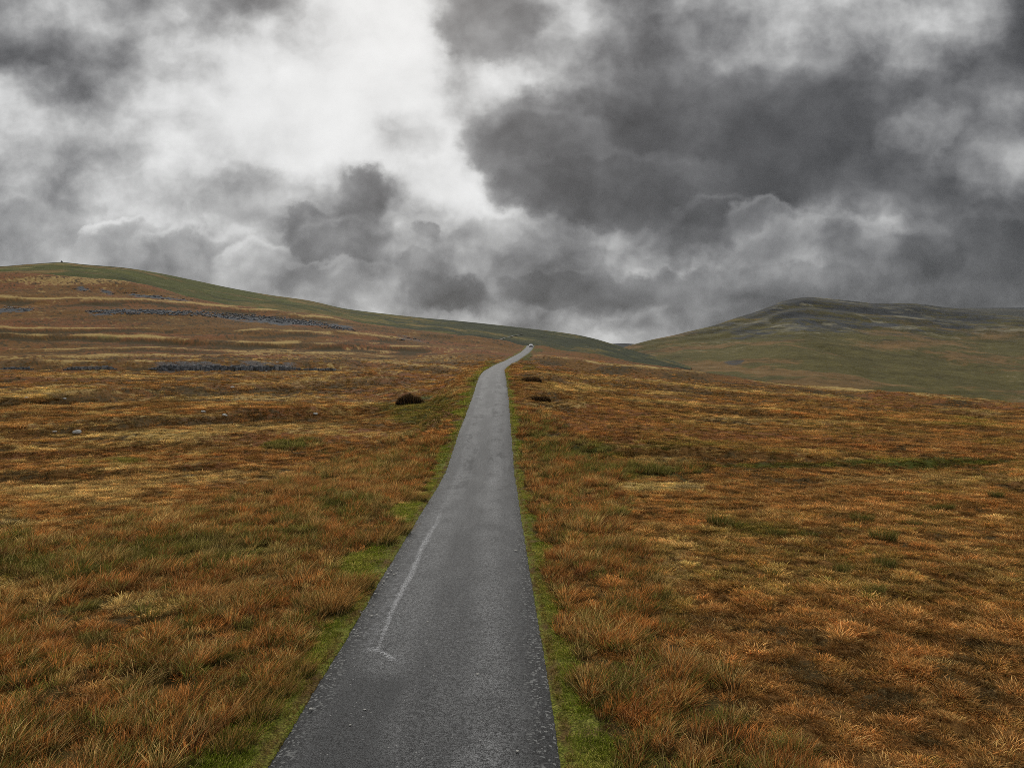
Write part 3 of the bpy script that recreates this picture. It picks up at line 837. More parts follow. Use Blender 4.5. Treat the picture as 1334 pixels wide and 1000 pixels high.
# ------------------------------------------------------------------ grass: prototype tufts and scattered cover
def tuft_mesh(name, n, h, r, spread, width, lean=(0.10, 0.05), seed=0, droop=0.15, hvar=.35):
    g = np.random.default_rng(seed)
    ang = g.uniform(0, 2 * math.pi, n); rad = r * np.sqrt(g.uniform(0, 1, n))
    bx, by = rad * np.cos(ang), rad * np.sin(ang)
    hh = h * (1 - hvar * g.uniform(0, 1, n))
    oa = ang + g.normal(0, 0.6, n)
    sp = spread * hh * (0.25 + 0.9 * g.uniform(0, 1, n)) * (0.35 + rad / r)
    ox = np.cos(oa) * sp + lean[0] * hh; oy = np.sin(oa) * sp + lean[1] * hh
    wa = g.uniform(0, math.pi, n)
    wx, wy = np.cos(wa) * width / 2, np.sin(wa) * width / 2
    ts = [0.0, 0.4, 0.75, 1.0]; ws = [1.0, 0.9, 0.6, 0.0]
    V = np.zeros((n, 7, 3)); T = np.zeros((n, 7)); k = 0
    for t, w in zip(ts, ws):
        px = bx + ox * t ** 1.7; py = by + oy * t ** 1.7
        pz = hh * (t - droop * t * t) - 0.03
        if w > 0:
            V[:, k] = np.stack([px - wx * w, py - wy * w, pz], -1); V[:, k + 1] = np.stack([px + wx * w, py + wy * w, pz], -1)
            T[:, k:k + 2] = t; k += 2
        else:
            V[:, k] = np.stack([px, py, pz], -1); T[:, k] = t; k += 1
    o = (np.arange(n) * 7)[:, None]
    Q = np.concatenate([o + np.array([[0, 1, 3, 2]]), o + np.array([[2, 3, 5, 4]])])
    Tr = o + np.array([[4, 5, 6]])
    me = mesh_np(name, V.reshape(-1, 3), Q, Tr)
    add_attr(me, 'along', T.reshape(-1))
    add_attr(me, 'blade', np.repeat(g.uniform(0, 1, n), 7))
    return me


def grass_mat(name, tip=None, root=None):
    m, nt = new_mat(name)
    al = attr(nt, 'along'); bl = attr(nt, 'blade')
    if tip is None:
        tipc = attr(nt, 'tip_tint', 'INSTANCER', 'Color'); rootc = attr(nt, 'root_tint', 'INSTANCER', 'Color')
    else:
        tipc, rootc = tip, root
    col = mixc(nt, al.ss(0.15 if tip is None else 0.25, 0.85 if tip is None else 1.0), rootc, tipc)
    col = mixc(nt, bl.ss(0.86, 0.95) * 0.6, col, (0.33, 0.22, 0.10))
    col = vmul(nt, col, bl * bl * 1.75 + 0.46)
    d = nt.nodes.new('ShaderNodeBsdfDiffuse'); nt.links.new(col.s, d.inputs[0])
    tr = nt.nodes.new('ShaderNodeBsdfTranslucent'); nt.links.new(col.s, tr.inputs[0])
    mx = nt.nodes.new('ShaderNodeMixShader'); mx.inputs[0].default_value = 0.30
    nt.links.new(d.outputs[0], mx.inputs[1]); nt.links.new(tr.outputs[0], mx.inputs[2])
    o = nt.nodes.new('ShaderNodeOutputMaterial'); nt.links.new(mx.outputs[0], o.inputs[0])
    return m

mat_grass = grass_mat('moor_grass_blades')

def proto_set(cname, specs):
    c = bpy.data.collections.new(cname)
    for i, (nm_, kw) in enumerate(specs):
        me = tuft_mesh(nm_, **kw); me.materials.append(mat_grass)
        o = bpy.data.objects.new('%s_%02d' % (nm_, i), me); c.objects.link(o)
    return c

TALL = proto_set('tall_tufts', [('grass_tuft', dict(n=64, h=(.30, .36, .27, .40, .33, .24, .37, .30, .34, .22)[k], r=.085 + .012 * (k % 4), spread=.45 + .10 * (k % 5), width=.0062, seed=100 + k, lean=(.22 - .03 * (k % 4), .10), droop=.12 + .06 * (k % 4), hvar=.55)) for k in range(10)])
SHORT = proto_set('short_tufts', [('turf_tuft', dict(n=70, h=.085 + .010 * k, r=.10, spread=.9, width=.0066, seed=200 + k, droop=.35, lean=(.1, .05))) for k in range(6)])
LAWN = proto_set('lawn_tufts', [('verge_tuft', dict(n=60, h=.085 + .01 * k, r=.12, spread=.6, width=.008, seed=300 + k, droop=.25, lean=(.05, .02))) for k in range(4)])


def scatter(name, coll, nproto, pts, scl, tip, root, label, cat, yaw=None):
    n = len(pts)
    me = mesh_np(name, pts)
    add_attr(me, 'pick', rng.integers(0, nproto, n), 'INT')
    yawv = rng.uniform(-0.9, 0.9, n) if yaw is None else yaw
    rot = np.stack([rng.normal(0, .08, n), rng.normal(0, .08, n), yawv], -1)
    add_attr(me, 'turn', rot, 'FLOAT_VECTOR')
    add_attr(me, 'size', scl, 'FLOAT_VECTOR')
    add_attr(me, 'tip_tint', np.concatenate([tip, np.ones((n, 1))], -1), 'FLOAT_COLOR')
    add_attr(me, 'root_tint', np.concatenate([root, np.ones((n, 1))], -1), 'FLOAT_COLOR')
    o = link(bpy.data.objects.new(name, me))
    ng = bpy.data.node_groups.new(name + '_nodes', 'GeometryNodeTree')
    ng.interface.new_socket('Geometry', in_out='INPUT', socket_type='NodeSocketGeometry')
    ng.interface.new_socket('Geometry', in_out='OUTPUT', socket_type='NodeSocketGeometry')
    gi = ng.nodes.new('NodeGroupInput'); go = ng.nodes.new('NodeGroupOutput')
    ci = ng.nodes.new('GeometryNodeCollectionInfo'); ci.inputs['Collection'].default_value = coll
    ci.inputs['Separate Children'].default_value = True; ci.inputs['Reset Children'].default_value = True
    ip = ng.nodes.new('GeometryNodeInstanceOnPoints'); ip.inputs['Pick Instance'].default_value = True
    def na(nm_, ty):
        a = ng.nodes.new('GeometryNodeInputNamedAttribute'); a.data_type = ty; a.inputs['Name'].default_value = nm_
        return [s for s in a.outputs if s.enabled and s.name == 'Attribute'][0]
    ng.links.new(gi.outputs[0], ip.inputs['Points']); ng.links.new(ci.outputs[0], ip.inputs['Instance'])
    ng.links.new(na('pick', 'INT'), ip.inputs['Instance Index'])
    ng.links.new(na('turn', 'FLOAT_VECTOR'), ip.inputs['Rotation'])
    ng.links.new(na('size', 'FLOAT_VECTOR'), ip.inputs['Scale'])
    ng.links.new(ip.outputs[0], go.inputs[0])
    md = o.modifiers.new('scatter', 'NODES'); md.node_group = ng
    return tag(o, label, cat, kind='stuff')


def sample(dens, dmin, dmax, half=0.84):
    """random ground points, dens(rad) per square metre, inside the wedge ahead of the camera."""
    out = []
    edges = np.exp(np.linspace(math.log(dmin), math.log(dmax), 26))
    h0 = half
    for a, b in zip(edges[:-1], edges[1:]):
        half = 1.25 if b < 26 else h0                   # wider near the camera
        area = half * (b * b - a * a)
        n = int(area * dens((a + b) / 2))
        y = np.sqrt(rng.uniform(a * a, b * b, n)); x = rng.uniform(-half, half, n) * y
        out.append(np.stack([x, y], -1))
    p = np.concatenate(out)
    return p[:, 0], p[:, 1]


def point_data(x, y):
    z0 = lookup(BASE, x, y); z = lookup(GZ, x, y)
    u, v = project(x, y, z)
    t = road_t(x, y)
    tall = tall_mask(x, y, u, v)
    g, s, dk, rd, vg, a, b = cover(x, y, u, v, t, tall)
    return z, u, v, t, tall, g, s, dk, rd, vg, a, b

def lerp(a, b, f): return a + (b - a) * np.asarray(f)[:, None]

# tall rush and moor grass
x, y = sample(lambda r: 75 if r < 14 else 52 if r < 25 else 28 if r < 45 else 12, 4.5, 75, .88)
z, u, v, t, tall, g, s, dk, rd, vg, a, b = point_data(x, y)
wid = np.abs(t)
clump = fbm(x * 1.1, y * 1.1, 3, .55, 71)
keep = (rng.uniform(0, 1, len(x)) < tall * np.clip(1.15 - vg * 3, 0, 1) * np.clip(.45 + 3.0 * (clump - .40), .15, 1) * np.clip(.40 + 3.0 * (fbm(x * 3.3, y * 3.3, 2, .5, 83) - .30), .2, 1)) & (vg < .3) & (wid > 2.02)
x, y, z, u, v, g, s, rd, a, b, clump, wid = [k[keep] for k in (x, y, z, u, v, g, s, rd, a, b, clump, wid)]
n = len(x)
sc = rng.uniform(.72, 1.2, n) * (0.72 + .75 * clump) * np.clip(.8 + y / 60, 1, 1.6) * np.clip(.75 + (wid - 1.9) * .35, .7, 1)
k2 = fbm(x * 3.3, y * 3.3, 2, .5, 83)
sel = rng.uniform(0, 1, n) + (k2 - .5) * .5 + g * .75 + (.5 - clump) * .5
tip = np.where((sel < .18)[:, None], np.array([[.66, .45, .15]]), np.where((sel < .60)[:, None], np.array([[.58, .225, .056]]), np.where((sel < .66)[:, None], np.array([[.30, .110, .045]]), np.array([[.195, .190, .036]]))))
tip = lerp(tip, np.array([[.66, .45, .15]]), np.clip(s * .7 + rng.normal(0, .15, n), 0, 1))
tip = lerp(tip, np.array([[.50, .175, .048]]), np.clip((b - .50) * 3 + rng.normal(0, .15, n), 0, .8) * (sel < .7))
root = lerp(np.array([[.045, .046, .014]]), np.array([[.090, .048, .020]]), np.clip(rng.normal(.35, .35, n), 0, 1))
hz = rng.uniform(.8, 1.2, n)
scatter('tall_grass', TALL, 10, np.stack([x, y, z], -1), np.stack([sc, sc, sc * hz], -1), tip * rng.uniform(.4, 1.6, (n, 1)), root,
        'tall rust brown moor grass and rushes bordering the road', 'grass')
print('tall', n)

# short hummocky turf
x, y = sample(lambda r: 135 if r < 16 else 70 if r < 30 else 26 if r < 50 else 10 if r < 90 else 2.4, 4.5, 230, .86)
z, u, v, t, tall, g, s, dk, rd, vg, a, b = point_data(x, y)
keep = (rng.uniform(0, 1, len(x)) < np.clip(1.05 - tall * .6, .05, 1) * (1 - sstep(np.hypot(x, y), 90, 225))) & (vg < .4) & (np.abs(t) > 2.0)
x, y, z, u, v, g, s, dk, rd, a, b = [k[keep] for k in (x, y, z, u, v, g, s, dk, rd, a, b)]
n = len(x)
r_ = np.hypot(x, y)
sc = rng.uniform(.65, 1.3, n) * (.65 + .7 * a) * np.clip(.62 + r_ / 40, .80, 1) * np.clip(.9 + r_ / 50, 1, 3.4)
tip = lerp(np.array([[.570, .245, .066]]), np.array([[.90, .66, .240]]), np.clip(s * 1.1 + rng.normal(0.02, .24, n), 0, 1))
tip = lerp(tip, np.array([[.42, .165, .050]]), np.clip(rd * .7 + rng.normal(0, .2, n), 0, 1))
tip = lerp(tip, np.array([[.230, .220, .036]]), np.clip(g + sstep(b, .54, .68) * .32 * (u > 650) + rng.normal(.0, .25, n), 0, 1))
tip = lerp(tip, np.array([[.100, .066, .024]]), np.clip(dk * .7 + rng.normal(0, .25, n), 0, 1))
wn = np.clip(1.6 - r_ / 28, 0, 1); wf_ = np.clip(r_ / 50 - .8, 0, 1)
hk = wn * fbm(x * 3.4, y * 3.4, 3, .6, 87) + wf_ * fbm(x * .45, y * .45, 3, .6, 88) + (1 - wn) * (1 - wf_) * fbm(x * 1.5, y * 1.5, 3, .6, 89)
tip = tip * np.clip(.32 + 2.7 * (hk - .28), .30, 1.4)[:, None]  # clump noise in tip colour stands in for weak hummock shading
sc = sc * np.clip(.70 + 1.4 * (hk - .25), .68, 1.5)
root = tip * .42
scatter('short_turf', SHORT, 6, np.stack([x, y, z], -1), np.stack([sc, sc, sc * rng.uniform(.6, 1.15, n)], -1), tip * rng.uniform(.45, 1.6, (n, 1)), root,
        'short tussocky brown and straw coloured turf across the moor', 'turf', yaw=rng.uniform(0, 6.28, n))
print('short', n)

# verge grass
x, y = sample(lambda r: 220 if r < 14 else 120 if r < 30 else 50, 5.5, 120, .0)
ylist = []
for ya, yb_, dn in ((6, 16, 420), (16, 32, 210), (32, 60, 80), (60, 150, 22)):
    k = int((yb_ - ya) * 3.2 * dn)
    ylist.append(np.stack([rng.uniform(1.72, 3.4, k) * rng.choice([-1, 1], k), rng.uniform(ya, yb_, k)], -1))
p = np.concatenate(ylist)
y = p[:, 1]; x = road_x(y) + p[:, 0]
z, u, v, t, tall, g, s, dk, rd, vg, a, b = point_data(x, y)
keep = (vg > .35) & (rng.uniform(0, 1, len(x)) < .25 + .9 * (a - .2)) & (np.abs(t) > 1.76 + .08 * rng.uniform(-1, 1, len(x)))
x, y, z, a, b, t = [k[keep] for k in (x, y, z, a, b, t)]
n = len(x)
sc = rng.uniform(.6, 1.25, n) * np.clip(.45 + (np.abs(t) - 1.75) * 1.4, .45, 1.25) * np.clip(y / 28, 1, 2.2)
tip = lerp(np.array([[.235, .280, .028]]), np.array([[.470, .430, .085]]), np.clip((a - .42) * 3 + rng.normal(0.12, .32, n), 0, 1))
tip = lerp(tip, np.array([[.34, .20, .065]]), np.clip(.9 - (np.abs(t) - 1.76) * 6 + rng.normal(0, .2, n), 0, 1))
scatter('verge_grass', LAWN, 4, np.stack([x, y, z], -1), np.stack([sc, sc, sc], -1), tip * rng.uniform(.55, 1.35, (n, 1)), tip * .5,
        'short bright green grass along both edges of the asphalt', 'grass', yaw=rng.uniform(0, 6.28, n))
print('verge', n)


# ------------------------------------------------------------------ individual clumps, mounds, stones
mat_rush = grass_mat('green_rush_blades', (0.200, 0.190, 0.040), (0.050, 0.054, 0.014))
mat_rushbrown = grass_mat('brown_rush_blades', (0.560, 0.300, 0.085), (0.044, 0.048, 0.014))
mat_pale = grass_mat('bleached_grass_blades', (0.46, 0.36, 0.18), (0.22, 0.15, 0.06))
mat_heath = grass_mat('heather_sprigs', (0.130, 0.075, 0.034), (0.035, 0.024, 0.013))

rush_me = [tuft_mesh('rush_clump', 620, .38, .36, .45, .0062, (.14, .05), 400 + k, .16, .6) for k in range(3)]
rushb_me = [tuft_mesh('rush_clump', 760, .40, .42, .75, .0062, (.20, .08), 420 + k, .20, .7) for k in range(3)]
pale_me = [tuft_mesh('grass_tussock', 300, .34, .30, .9, .012, (.1, .0), 440 + k, .4, .4) for k in range(2)]
for m_ in rush_me: m_.materials.append(mat_rush)
for m_ in rushb_me: m_.materials.append(mat_rushbrown)
for m_ in pale_me: m_.materials.append(mat_pale)

def clump(name, me, u, v, wpx, hs, label, cat, group=None):
    if u < 600 and v > 640: u -= .28 * wpx
    p = at_px(u, v)
    w = wpx / FPX * p.y
    o = link(bpy.data.objects.new(name, me))
    o.location = p
    k = w / (0.95 if cat == 'tussock' or u < 850 else 0.74)
    o.scale = (k, k, k * hs * (1.0 if cat == 'tussock' else 1.45)); o.rotation_euler = (0, 0, random.uniform(-.8, .8))
    return tag(o, label, cat, group)

RG = 'green rush clumps on the open right moor'
for i, (u, v, w, hs, lab) in enumerate([
    (1138, 772, 26, .8, 'small dark green rush clump, the lowest on the open right moor'),
    (1098, 745, 24, .9, 'round green rush clump left of the bigger spiky one on the right moor'),
    (1152, 739, 30, 1.0, 'spiky dark green rush clump with brown tips, right moor, behind the lowest clump'),
    (1004, 748, 22, .7, 'low green clump alone at the left side of the open right moor'),
    (938, 682, 34, .7, 'broad low green rush clump nearest the tall roadside grass on the right'),
    (958, 685, 20, .7, 'small green clump touching the right end of a broader one on the right moor'),
    (1010, 697, 26, .7, 'green clump with pale flecks at the left end of the long rush row, right moor'),
    (1052, 700, 26, .7, 'flat green clump in the middle of the long rush row on the right moor'),
    (1122, 678, 30, .7, 'wide dark green clump above the long rush row on the right moor'),
    (1150, 702, 34, .8, 'largest dark green clump, at the right end of the long rush row'),
    (1190, 684, 18, .7, 'small round green clump right of the wide dark one on the right moor'),
    (1212, 664, 20, .7, 'green clump, left one of the close pair on the upper right moor'),
    (1232, 663, 20, .8, 'green clump, right one of the close pair on the upper right moor'),
    (1298, 647, 18, .8, 'small dark green clump near the right edge of the picture')]):
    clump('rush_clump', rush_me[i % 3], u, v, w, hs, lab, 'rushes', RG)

LG = 'brown rush clumps overhanging the left verge'
for i, (u, v, w, hs, lab) in enumerate([
    (320, 972, 66, .9, 'brown rush clump at the bottom edge beside the left verge'),
    (352, 935, 62, 1.0, 'tall rush clump second from the bottom along the left verge'),
    (378, 903, 56, .9, 'olive brown rush clump third from the bottom along the left verge'),
    (402, 877, 50, .9, 'small rush clump beside the narrowest part of the left verge'),
    (447, 795, 74, 1.0, 'big rush clump with dark base bulging over the left verge'),
    (478, 766, 54, .9, 'rush clump just behind the big one bulging over the left verge'),
    (506, 708, 60, .8, 'brown clump above the widest green gap of the left verge'),
    (528, 694, 40, .8, 'dense rust clump above the wide green gap, nearer the tarmac'),
    (551, 652, 36, .8, 'dark based clump farthest along the left verge')]):
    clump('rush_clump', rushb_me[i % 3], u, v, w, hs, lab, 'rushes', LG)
RB = 'rust clumps beside the right verge'
for i, (u, v, w, hs, lab) in enumerate([
    (757, 828, 50, .8, 'rust clump with a dark hollow base beside the right verge'),
    (762, 890, 60, .8, 'nearest rust clump beside the right verge with black shade below'),
    (722, 742, 36, .8, 'rust clump farthest along the right verge')]):
    clump('rush_clump', rushb_me[i % 3], u, v, w, hs, lab, 'rushes', RB)
for i, (u, v, w, hs, lab) in enumerate([
    (14, 683, 40, .8, 'bleached straw tussock at the left edge of the picture'),
    (895, 636, 40, .6, 'bleached straw tussock at the head of the pale streak on the right'),
    (850, 637, 34, .5, 'flatter bleached tussock at the left end of the pale streak')]):
    clump('grass_tussock', pale_me[i % 2], u, v, w, hs, lab, 'tussock', 'bleached straw tussocks')


def rock_mesh(name, seed, flat=0.6, sub=2, boxy=0.0):
    import bmesh
    g = random.Random(seed)
    bm = bmesh.new()
    if boxy:
        bmesh.ops.create_cube(bm, size=1.0)
        bmesh.ops.bevel(bm, geom=bm.edges[:], offset=.07, segments=1, affect='EDGES')
    else:
        bmesh.ops.create_icosphere(bm, subdivisions=sub, radius=.5)
    for vtx in bm.verts:
        n_ = g.uniform(.84, 1.14)
        vtx.co = Vector((vtx.co.x * n_, vtx.co.y * g.uniform(.88, 1.1), vtx.co.z * (flat if not boxy else 1) * n_))
    me = bpy.data.meshes.new(name); bm.to_mesh(me); bm.free()
    return me

mat_lime, nt = new_mat('weathered_limestone')
geo = nt.nodes.new('ShaderNodeNewGeometry'); Pn = S(nt, geo.outputs['Position'])
oi = nt.nodes.new('ShaderNodeObjectInfo'); rnd = S(nt, oi.outputs['Random'])
n1 = noise(nt, Pn, 1.6, 5, .6)
col = mixc(nt, n1.ss(.35, .65), (0.056, 0.060, 0.067), (0.190, 0.194, 0.200))
col = mixc(nt, rnd.ss(.80, .97) * .5, col, (0.29, 0.28, 0.26))
col = mixc(nt, noise(nt, Pn, .5, 4).ss(.56, .66) * .7, col, (0.040, 0.034, 0.018))
out_pbr(nt, col, .9, .15, bump=n1, bstr=.5, bdist=.1)
mat_stone, nt = new_mat('pale_stone')
geo = nt.nodes.new('ShaderNodeNewGeometry'); Pn = S(nt, geo.outputs['Position'])
out_pbr(nt, mixc(nt, noise(nt, Pn, 9.0, 4, .6), (0.24, 0.235, 0.21), (0.50, 0.48, 0.44)), .85, .2)

# dark heather mounds and peat banks
def mound(u, v, wpx, hpx, label, cat, name):
    p = at_px(u, v + hpx * .4)
    w = wpx / FPX * p.y; h = hpx / FPX * p.y
    g = np.random.default_rng(int(u))
    n = 900
    a = g.uniform(0, 2 * math.pi, n); r = np.sqrt(g.uniform(0, 1, n))
    bx, by = r * np.cos(a) * w / 2, r * np.sin(a) * w * .35
    top = h * np.sqrt(np.maximum(0, 1 - r ** 2)) * (.78 + .36 * vnoise(bx * 2.2 / max(1, h) + 5, by * 2.2 / max(1, h), int(u)))
    ln = np.maximum(h * .35, .12) * g.uniform(.6, 1.3, n)
    wd = .05 * max(1, p.y / 60)
    wa = g.uniform(0, math.pi, n)
    V = np.zeros((n, 3, 3)); zt = np.maximum(top, .05)
    ox = np.cos(a) * r * ln * .7; oy = np.sin(a) * r * ln * .7
    V[:, 0] = np.stack([bx - np.cos(wa) * wd, by - np.sin(wa) * wd, zt - ln * 1.2], -1)
    V[:, 1] = np.stack([bx + np.cos(wa) * wd, by + np.sin(wa) * wd, zt - ln * 1.2], -1)
    V[:, 2] = np.stack([bx + ox, by + oy, zt + ln * .3], -1)
    # low earth core under the sprigs
    na_, nr_ = 20, 6
    core = []; cq = []
    for i in range(na_):
        for j in range(nr_):
            rr_ = j / (nr_ - 1); th = 2 * math.pi * i / na_
            core.append((rr_ * math.cos(th) * w * .49, rr_ * math.sin(th) * w * .34, h * .55 * math.sqrt(max(0, 1 - rr_ ** 2)) - .15 * (rr_ > .95)))
            if j: cq.append((i * nr_ + j - 1, i * nr_ + j, ((i + 1) % na_) * nr_ + j, ((i + 1) % na_) * nr_ + j - 1))
    off_ = n * 3
    me = mesh_np(name, np.concatenate([V.reshape(-1, 3), core]), np.array(cq) + off_, (np.arange(n) * 3)[:, None] + np.array([[0, 1, 2]]))
    add_attr(me, 'along', np.concatenate([np.tile([.2, .2, 1.0], n), np.zeros(len(core))]))
    add_attr(me, 'blade', np.concatenate([np.repeat(g.uniform(0, .85, n), 3), np.full(len(core), .3)]))
    me.materials.append(mat_heath)
    o = link(bpy.data.objects.new(name, me)); o.location = p
    return tag(o, label, cat)
mound(534, 521, 34, 12, 'dark rounded heather mound alone left of the road', 'heather', 'heather_mound')
mound(692, 494.5, 27, 5, 'dark peat bank beside the upper bend, the farther one right of the road', 'peat bank', 'peat_bank')
mound(704, 519.5, 27, 5.5, 'dark peat bank right of the road, the nearer one', 'peat bank', 'peat_bank')

# boulders
bm_ = [rock_mesh('boulder', 500 + k, .6) for k in range(4)]
for m_ in bm_:
    m_.materials.append(mat_stone)
for i, (u, v, w, lab) in enumerate([
    (347, 483.5, 3.5, 'tiny pale boulder below the left part of the long low crag'),
    (361, 472, 4, 'pale block lying on the lip of the long low crag'),
    (100, 564, 13, 'pale boulder, biggest of the stones on the left slope'),
    (71, 563, 7, 'small pale boulder just left of the biggest one on the left slope'),
    (35, 519, 7, 'pale boulder in the dark terrace bank at far left'),
    (84, 520, 5, 'small pale boulder in the dark terrace bank right of another'),
    (411, 540, 8, 'pale boulder on the terrace between the left edge and the road'),
    (293, 542, 8, 'pale boulder at the right end of the dark hollow on the left slope'),
    (265, 537, 7, 'pale boulder left of another in the dark hollow on the left slope'),
    (303, 505, 6, 'pale boulder in the dark bank below the long low crag')]):
    p = at_px(u, v); w_ = w / FPX * p.y
    o = link(bpy.data.objects.new('boulder', bm_[i % 4])); o.location = p + Vector((0, 0, w_ * .1))
    o.scale = (w_, w_ * .8, w_ * .75); o.rotation_euler = (random.uniform(-.2, .2), random.uniform(-.2, .2), random.uniform(0, 6))
    tag(o, lab, 'boulder', 'pale boulders on the left slope')

# loose stones on the road
st_ = [rock_mesh('road_stone', 600 + k, .5, 1) for k in range(3)]
for m_ in st_: m_.materials.append(mat_stone)
def road_stone(u, v, wpx, label, group):
    d = (CAM_H - 0.03) * FPX / (v - CY)
    x = (u - CX) / FPX * d
    w_ = wpx / FPX * d
    o = link(bpy.data.objects.new('road_stone', random.choice(st_)))
    zz = float(road_z(np.array([d]))[0]) + .03
    if abs(float(road_t(np.array([x]), np.array([d]))[0])) > 1.74: zz = ground(x, d)
    o.location = (x, d, zz + w_ * .12); o.scale = (w_, w_ * .9, w_ * .7)
    o.rotation_euler = (0, 0, random.uniform(0, 6))
    return tag(o, label, 'stone', group)
road_stone(405, 923, 6, 'pale stone on the left tarmac edge nearest the camera', 'single stones on the tarmac')
road_stone(622, 878, 5, 'pale stone near the middle of the road, nearest the camera', 'single stones on the tarmac')
road_stone(672, 717, 5, 'flat pale stone near the right tarmac edge, halfway up the near road', 'single stones on the tarmac')
road_stone(557, 810, 4.5, 'small pale stone right of the pale seam in mid road', 'single stones on the tarmac')
road_stone(674, 978, 5, 'pale fleck of stone on the road at the bottom edge, right half', 'single stones on the tarmac')
road_stone(475, 924, 4, 'pale stone in the rough dark patch, left lane', 'single stones on the tarmac')
road_stone(456, 944, 4, 'pale stone left of another in the rough dark patch', 'single stones on the tarmac')
for (u, v, w) in [(506, 747, 4), (510, 743, 3), (513, 748, 4), (518, 741, 3), (500, 757, 5), (504, 752, 3), (516, 747, 3), (498, 760, 3), (489, 773, 4), (487, 788, 4), (484, 802, 4), (491, 800, 3), (461, 820, 4), (470, 797, 3), (480, 784, 3), (466, 828, 3)]:
    road_stone(u, v, w, 'small pale stone strewn among others along the left tarmac edge beside the pale seam', 'loose stones along the left tarmac edge')


# ------------------------------------------------------------------ limestone crags: each built of separate blocks
blk = [rock_mesh('rock', 700 + k, 1, 1, boxy=1) for k in range(5)]
scree = [rock_mesh('rock', 720 + k, .7, 1) for k in range(4)]
for m_ in blk + scree: m_.materials.append(mat_lime)

def crag(path, hpx, step, label, loose=False, rows=1):
    pts = [at_px(u, v) for u, v in path]
    root = bpy.data.objects.new('limestone_crag', None)
    root.location = pts[len(pts) // 2]; root.empty_display_size = .5
    link(root); tag(root, label, 'crag')
    inv = -root.location
    us = [p[0] for p in path]; vs = [p[1] for p in path]
    SV, SF = [], []
    uu_ = us[0]
    while uu_ < us[-1]:
        for rw in range(rows):
            f = (uu_ - us[0]) / (us[-1] - us[0])
            env = min(1, 5 * f + .35, 5 * (1 - f) + .35)
            vv = float(np.interp(uu_, us, vs)) + (random.uniform(-.5, .75) * hpx * env if loose else random.uniform(-.06, .06) * hpx)
            p = at_px(uu_ + random.uniform(-.4, .4) * step, vv)
            h = hpx / FPX * p.y * env * (random.uniform(.75, 1.12) if not loose else random.uniform(.25, .55))
            w = step / FPX * p.y * random.uniform(.85, 1.35) * (1.0 if not loose else random.uniform(.8, 1.6))
            src = random.choice(scree if loose else blk)
            loc = p + inv + Vector((0, h * .15 + random.uniform(-.1, .25) * w, h * (.42 if not loose else .2)))
            scl = Vector((w, max(w, h) * random.uniform(.7, 1.1), h))
            rot = Euler((random.uniform(-.08, .08), random.uniform(-.06, .06), random.uniform(-.35, .35) if not loose else random.uniform(0, 6)))
            if loose:                                   # loose scree is too small to pick apart: one part
                M = Matrix.LocRotScale(loc, rot, scl); k0 = len(SV)
                SV += [tuple(M @ vtx.co) for vtx in src.vertices]
                SF += [[k0 + i for i in pl.vertices] for pl in src.polygons]
                continue
            o = bpy.data.objects.new('rock', src); COL.objects.link(o); o.parent = root
            o.location, o.rotation_euler, o.scale = loc, rot, scl
        uu_ += step * random.uniform(.75, 1.15)
    if SV:
        me = bpy.data.meshes.new('scree'); me.from_pydata(SV, [], SF); me.materials.append(mat_lime)
        o = link(bpy.data.objects.new('scree', me), root); o['kind'] = 'stuff'
    return root

crag([(196, 481.5), (260, 482.5), (340, 483), (392, 482)], 7.2, 3.0, 'long low limestone crag of jointed grey blocks across the left slope')
crag([(394, 482.5), (440, 483)], 3.6, 3.4, 'short broken crag continuing right of the long low one')
crag([(86, 482), (150, 481)], 4.5, 4.0, 'low grassy crag left of the long jointed one')
crag([(2, 481), (42, 481.5)], 3.5, 4.0, 'small dark crag at the left edge level with the long one')
crag([(112, 405.5), (200, 406), (262, 408), (330, 413), (400, 420), (462, 430)], 5.5, 2.6, 'long band of blue grey scree on the upper left hillside', loose=True, rows=5)
crag([(0, 402), (46, 402.5)], 5.0, 3.0, 'short grey scree band at the left edge of the upper hillside', loose=True, rows=2)
crag([(96, 376.5), (120, 378.5)], 4.0, 3.0, 'small scree patch high on the left hill, leftmost of three', loose=True)
crag([(128, 379.5), (150, 381)], 4.0, 3.0, 'small scree patch high on the left hill, middle of three', loose=True)
crag([(163, 381.5), (184, 384), (250, 392)], 3.5, 3.4, 'thin scree patch trailing right high on the left hill', loose=True)
crag([(510, 439), (560, 445)], 4.0, 3.6, 'faint scree patch below the bank near the road crest', loose=True)

# ------------------------------------------------------------------ summit cairn on the green hill
import bmesh
def cairn():
    u = 80.0
    i = int(np.argmin(np.abs(uu_g - u))); j = 89
    base = Vector((float(xg[i, j]), float(dg[i, j]), float(zg[i, j])))
    root = bpy.data.objects.new('cairn', None); root.location = base + Vector((0, 0, -.3)); link(root)
    tag(root, 'small stone cairn on the top of the green hill', 'cairn')
    for lv in range(5):
        nn = [9, 7, 5, 3, 1][lv]
        for k in range(nn):
            a = 2 * math.pi * k / nn + lv
            r = .95 * (1 - lv / 5) * (nn > 1)
            o = bpy.data.objects.new('stone', scree[k % 4]); COL.objects.link(o); o.parent = root
            o.location = (r * math.cos(a), r * math.sin(a), .25 + lv * .42)
            o.scale = (.8, .75, .65); o.rotation_euler = (0, 0, a * 2.3)
cairn()

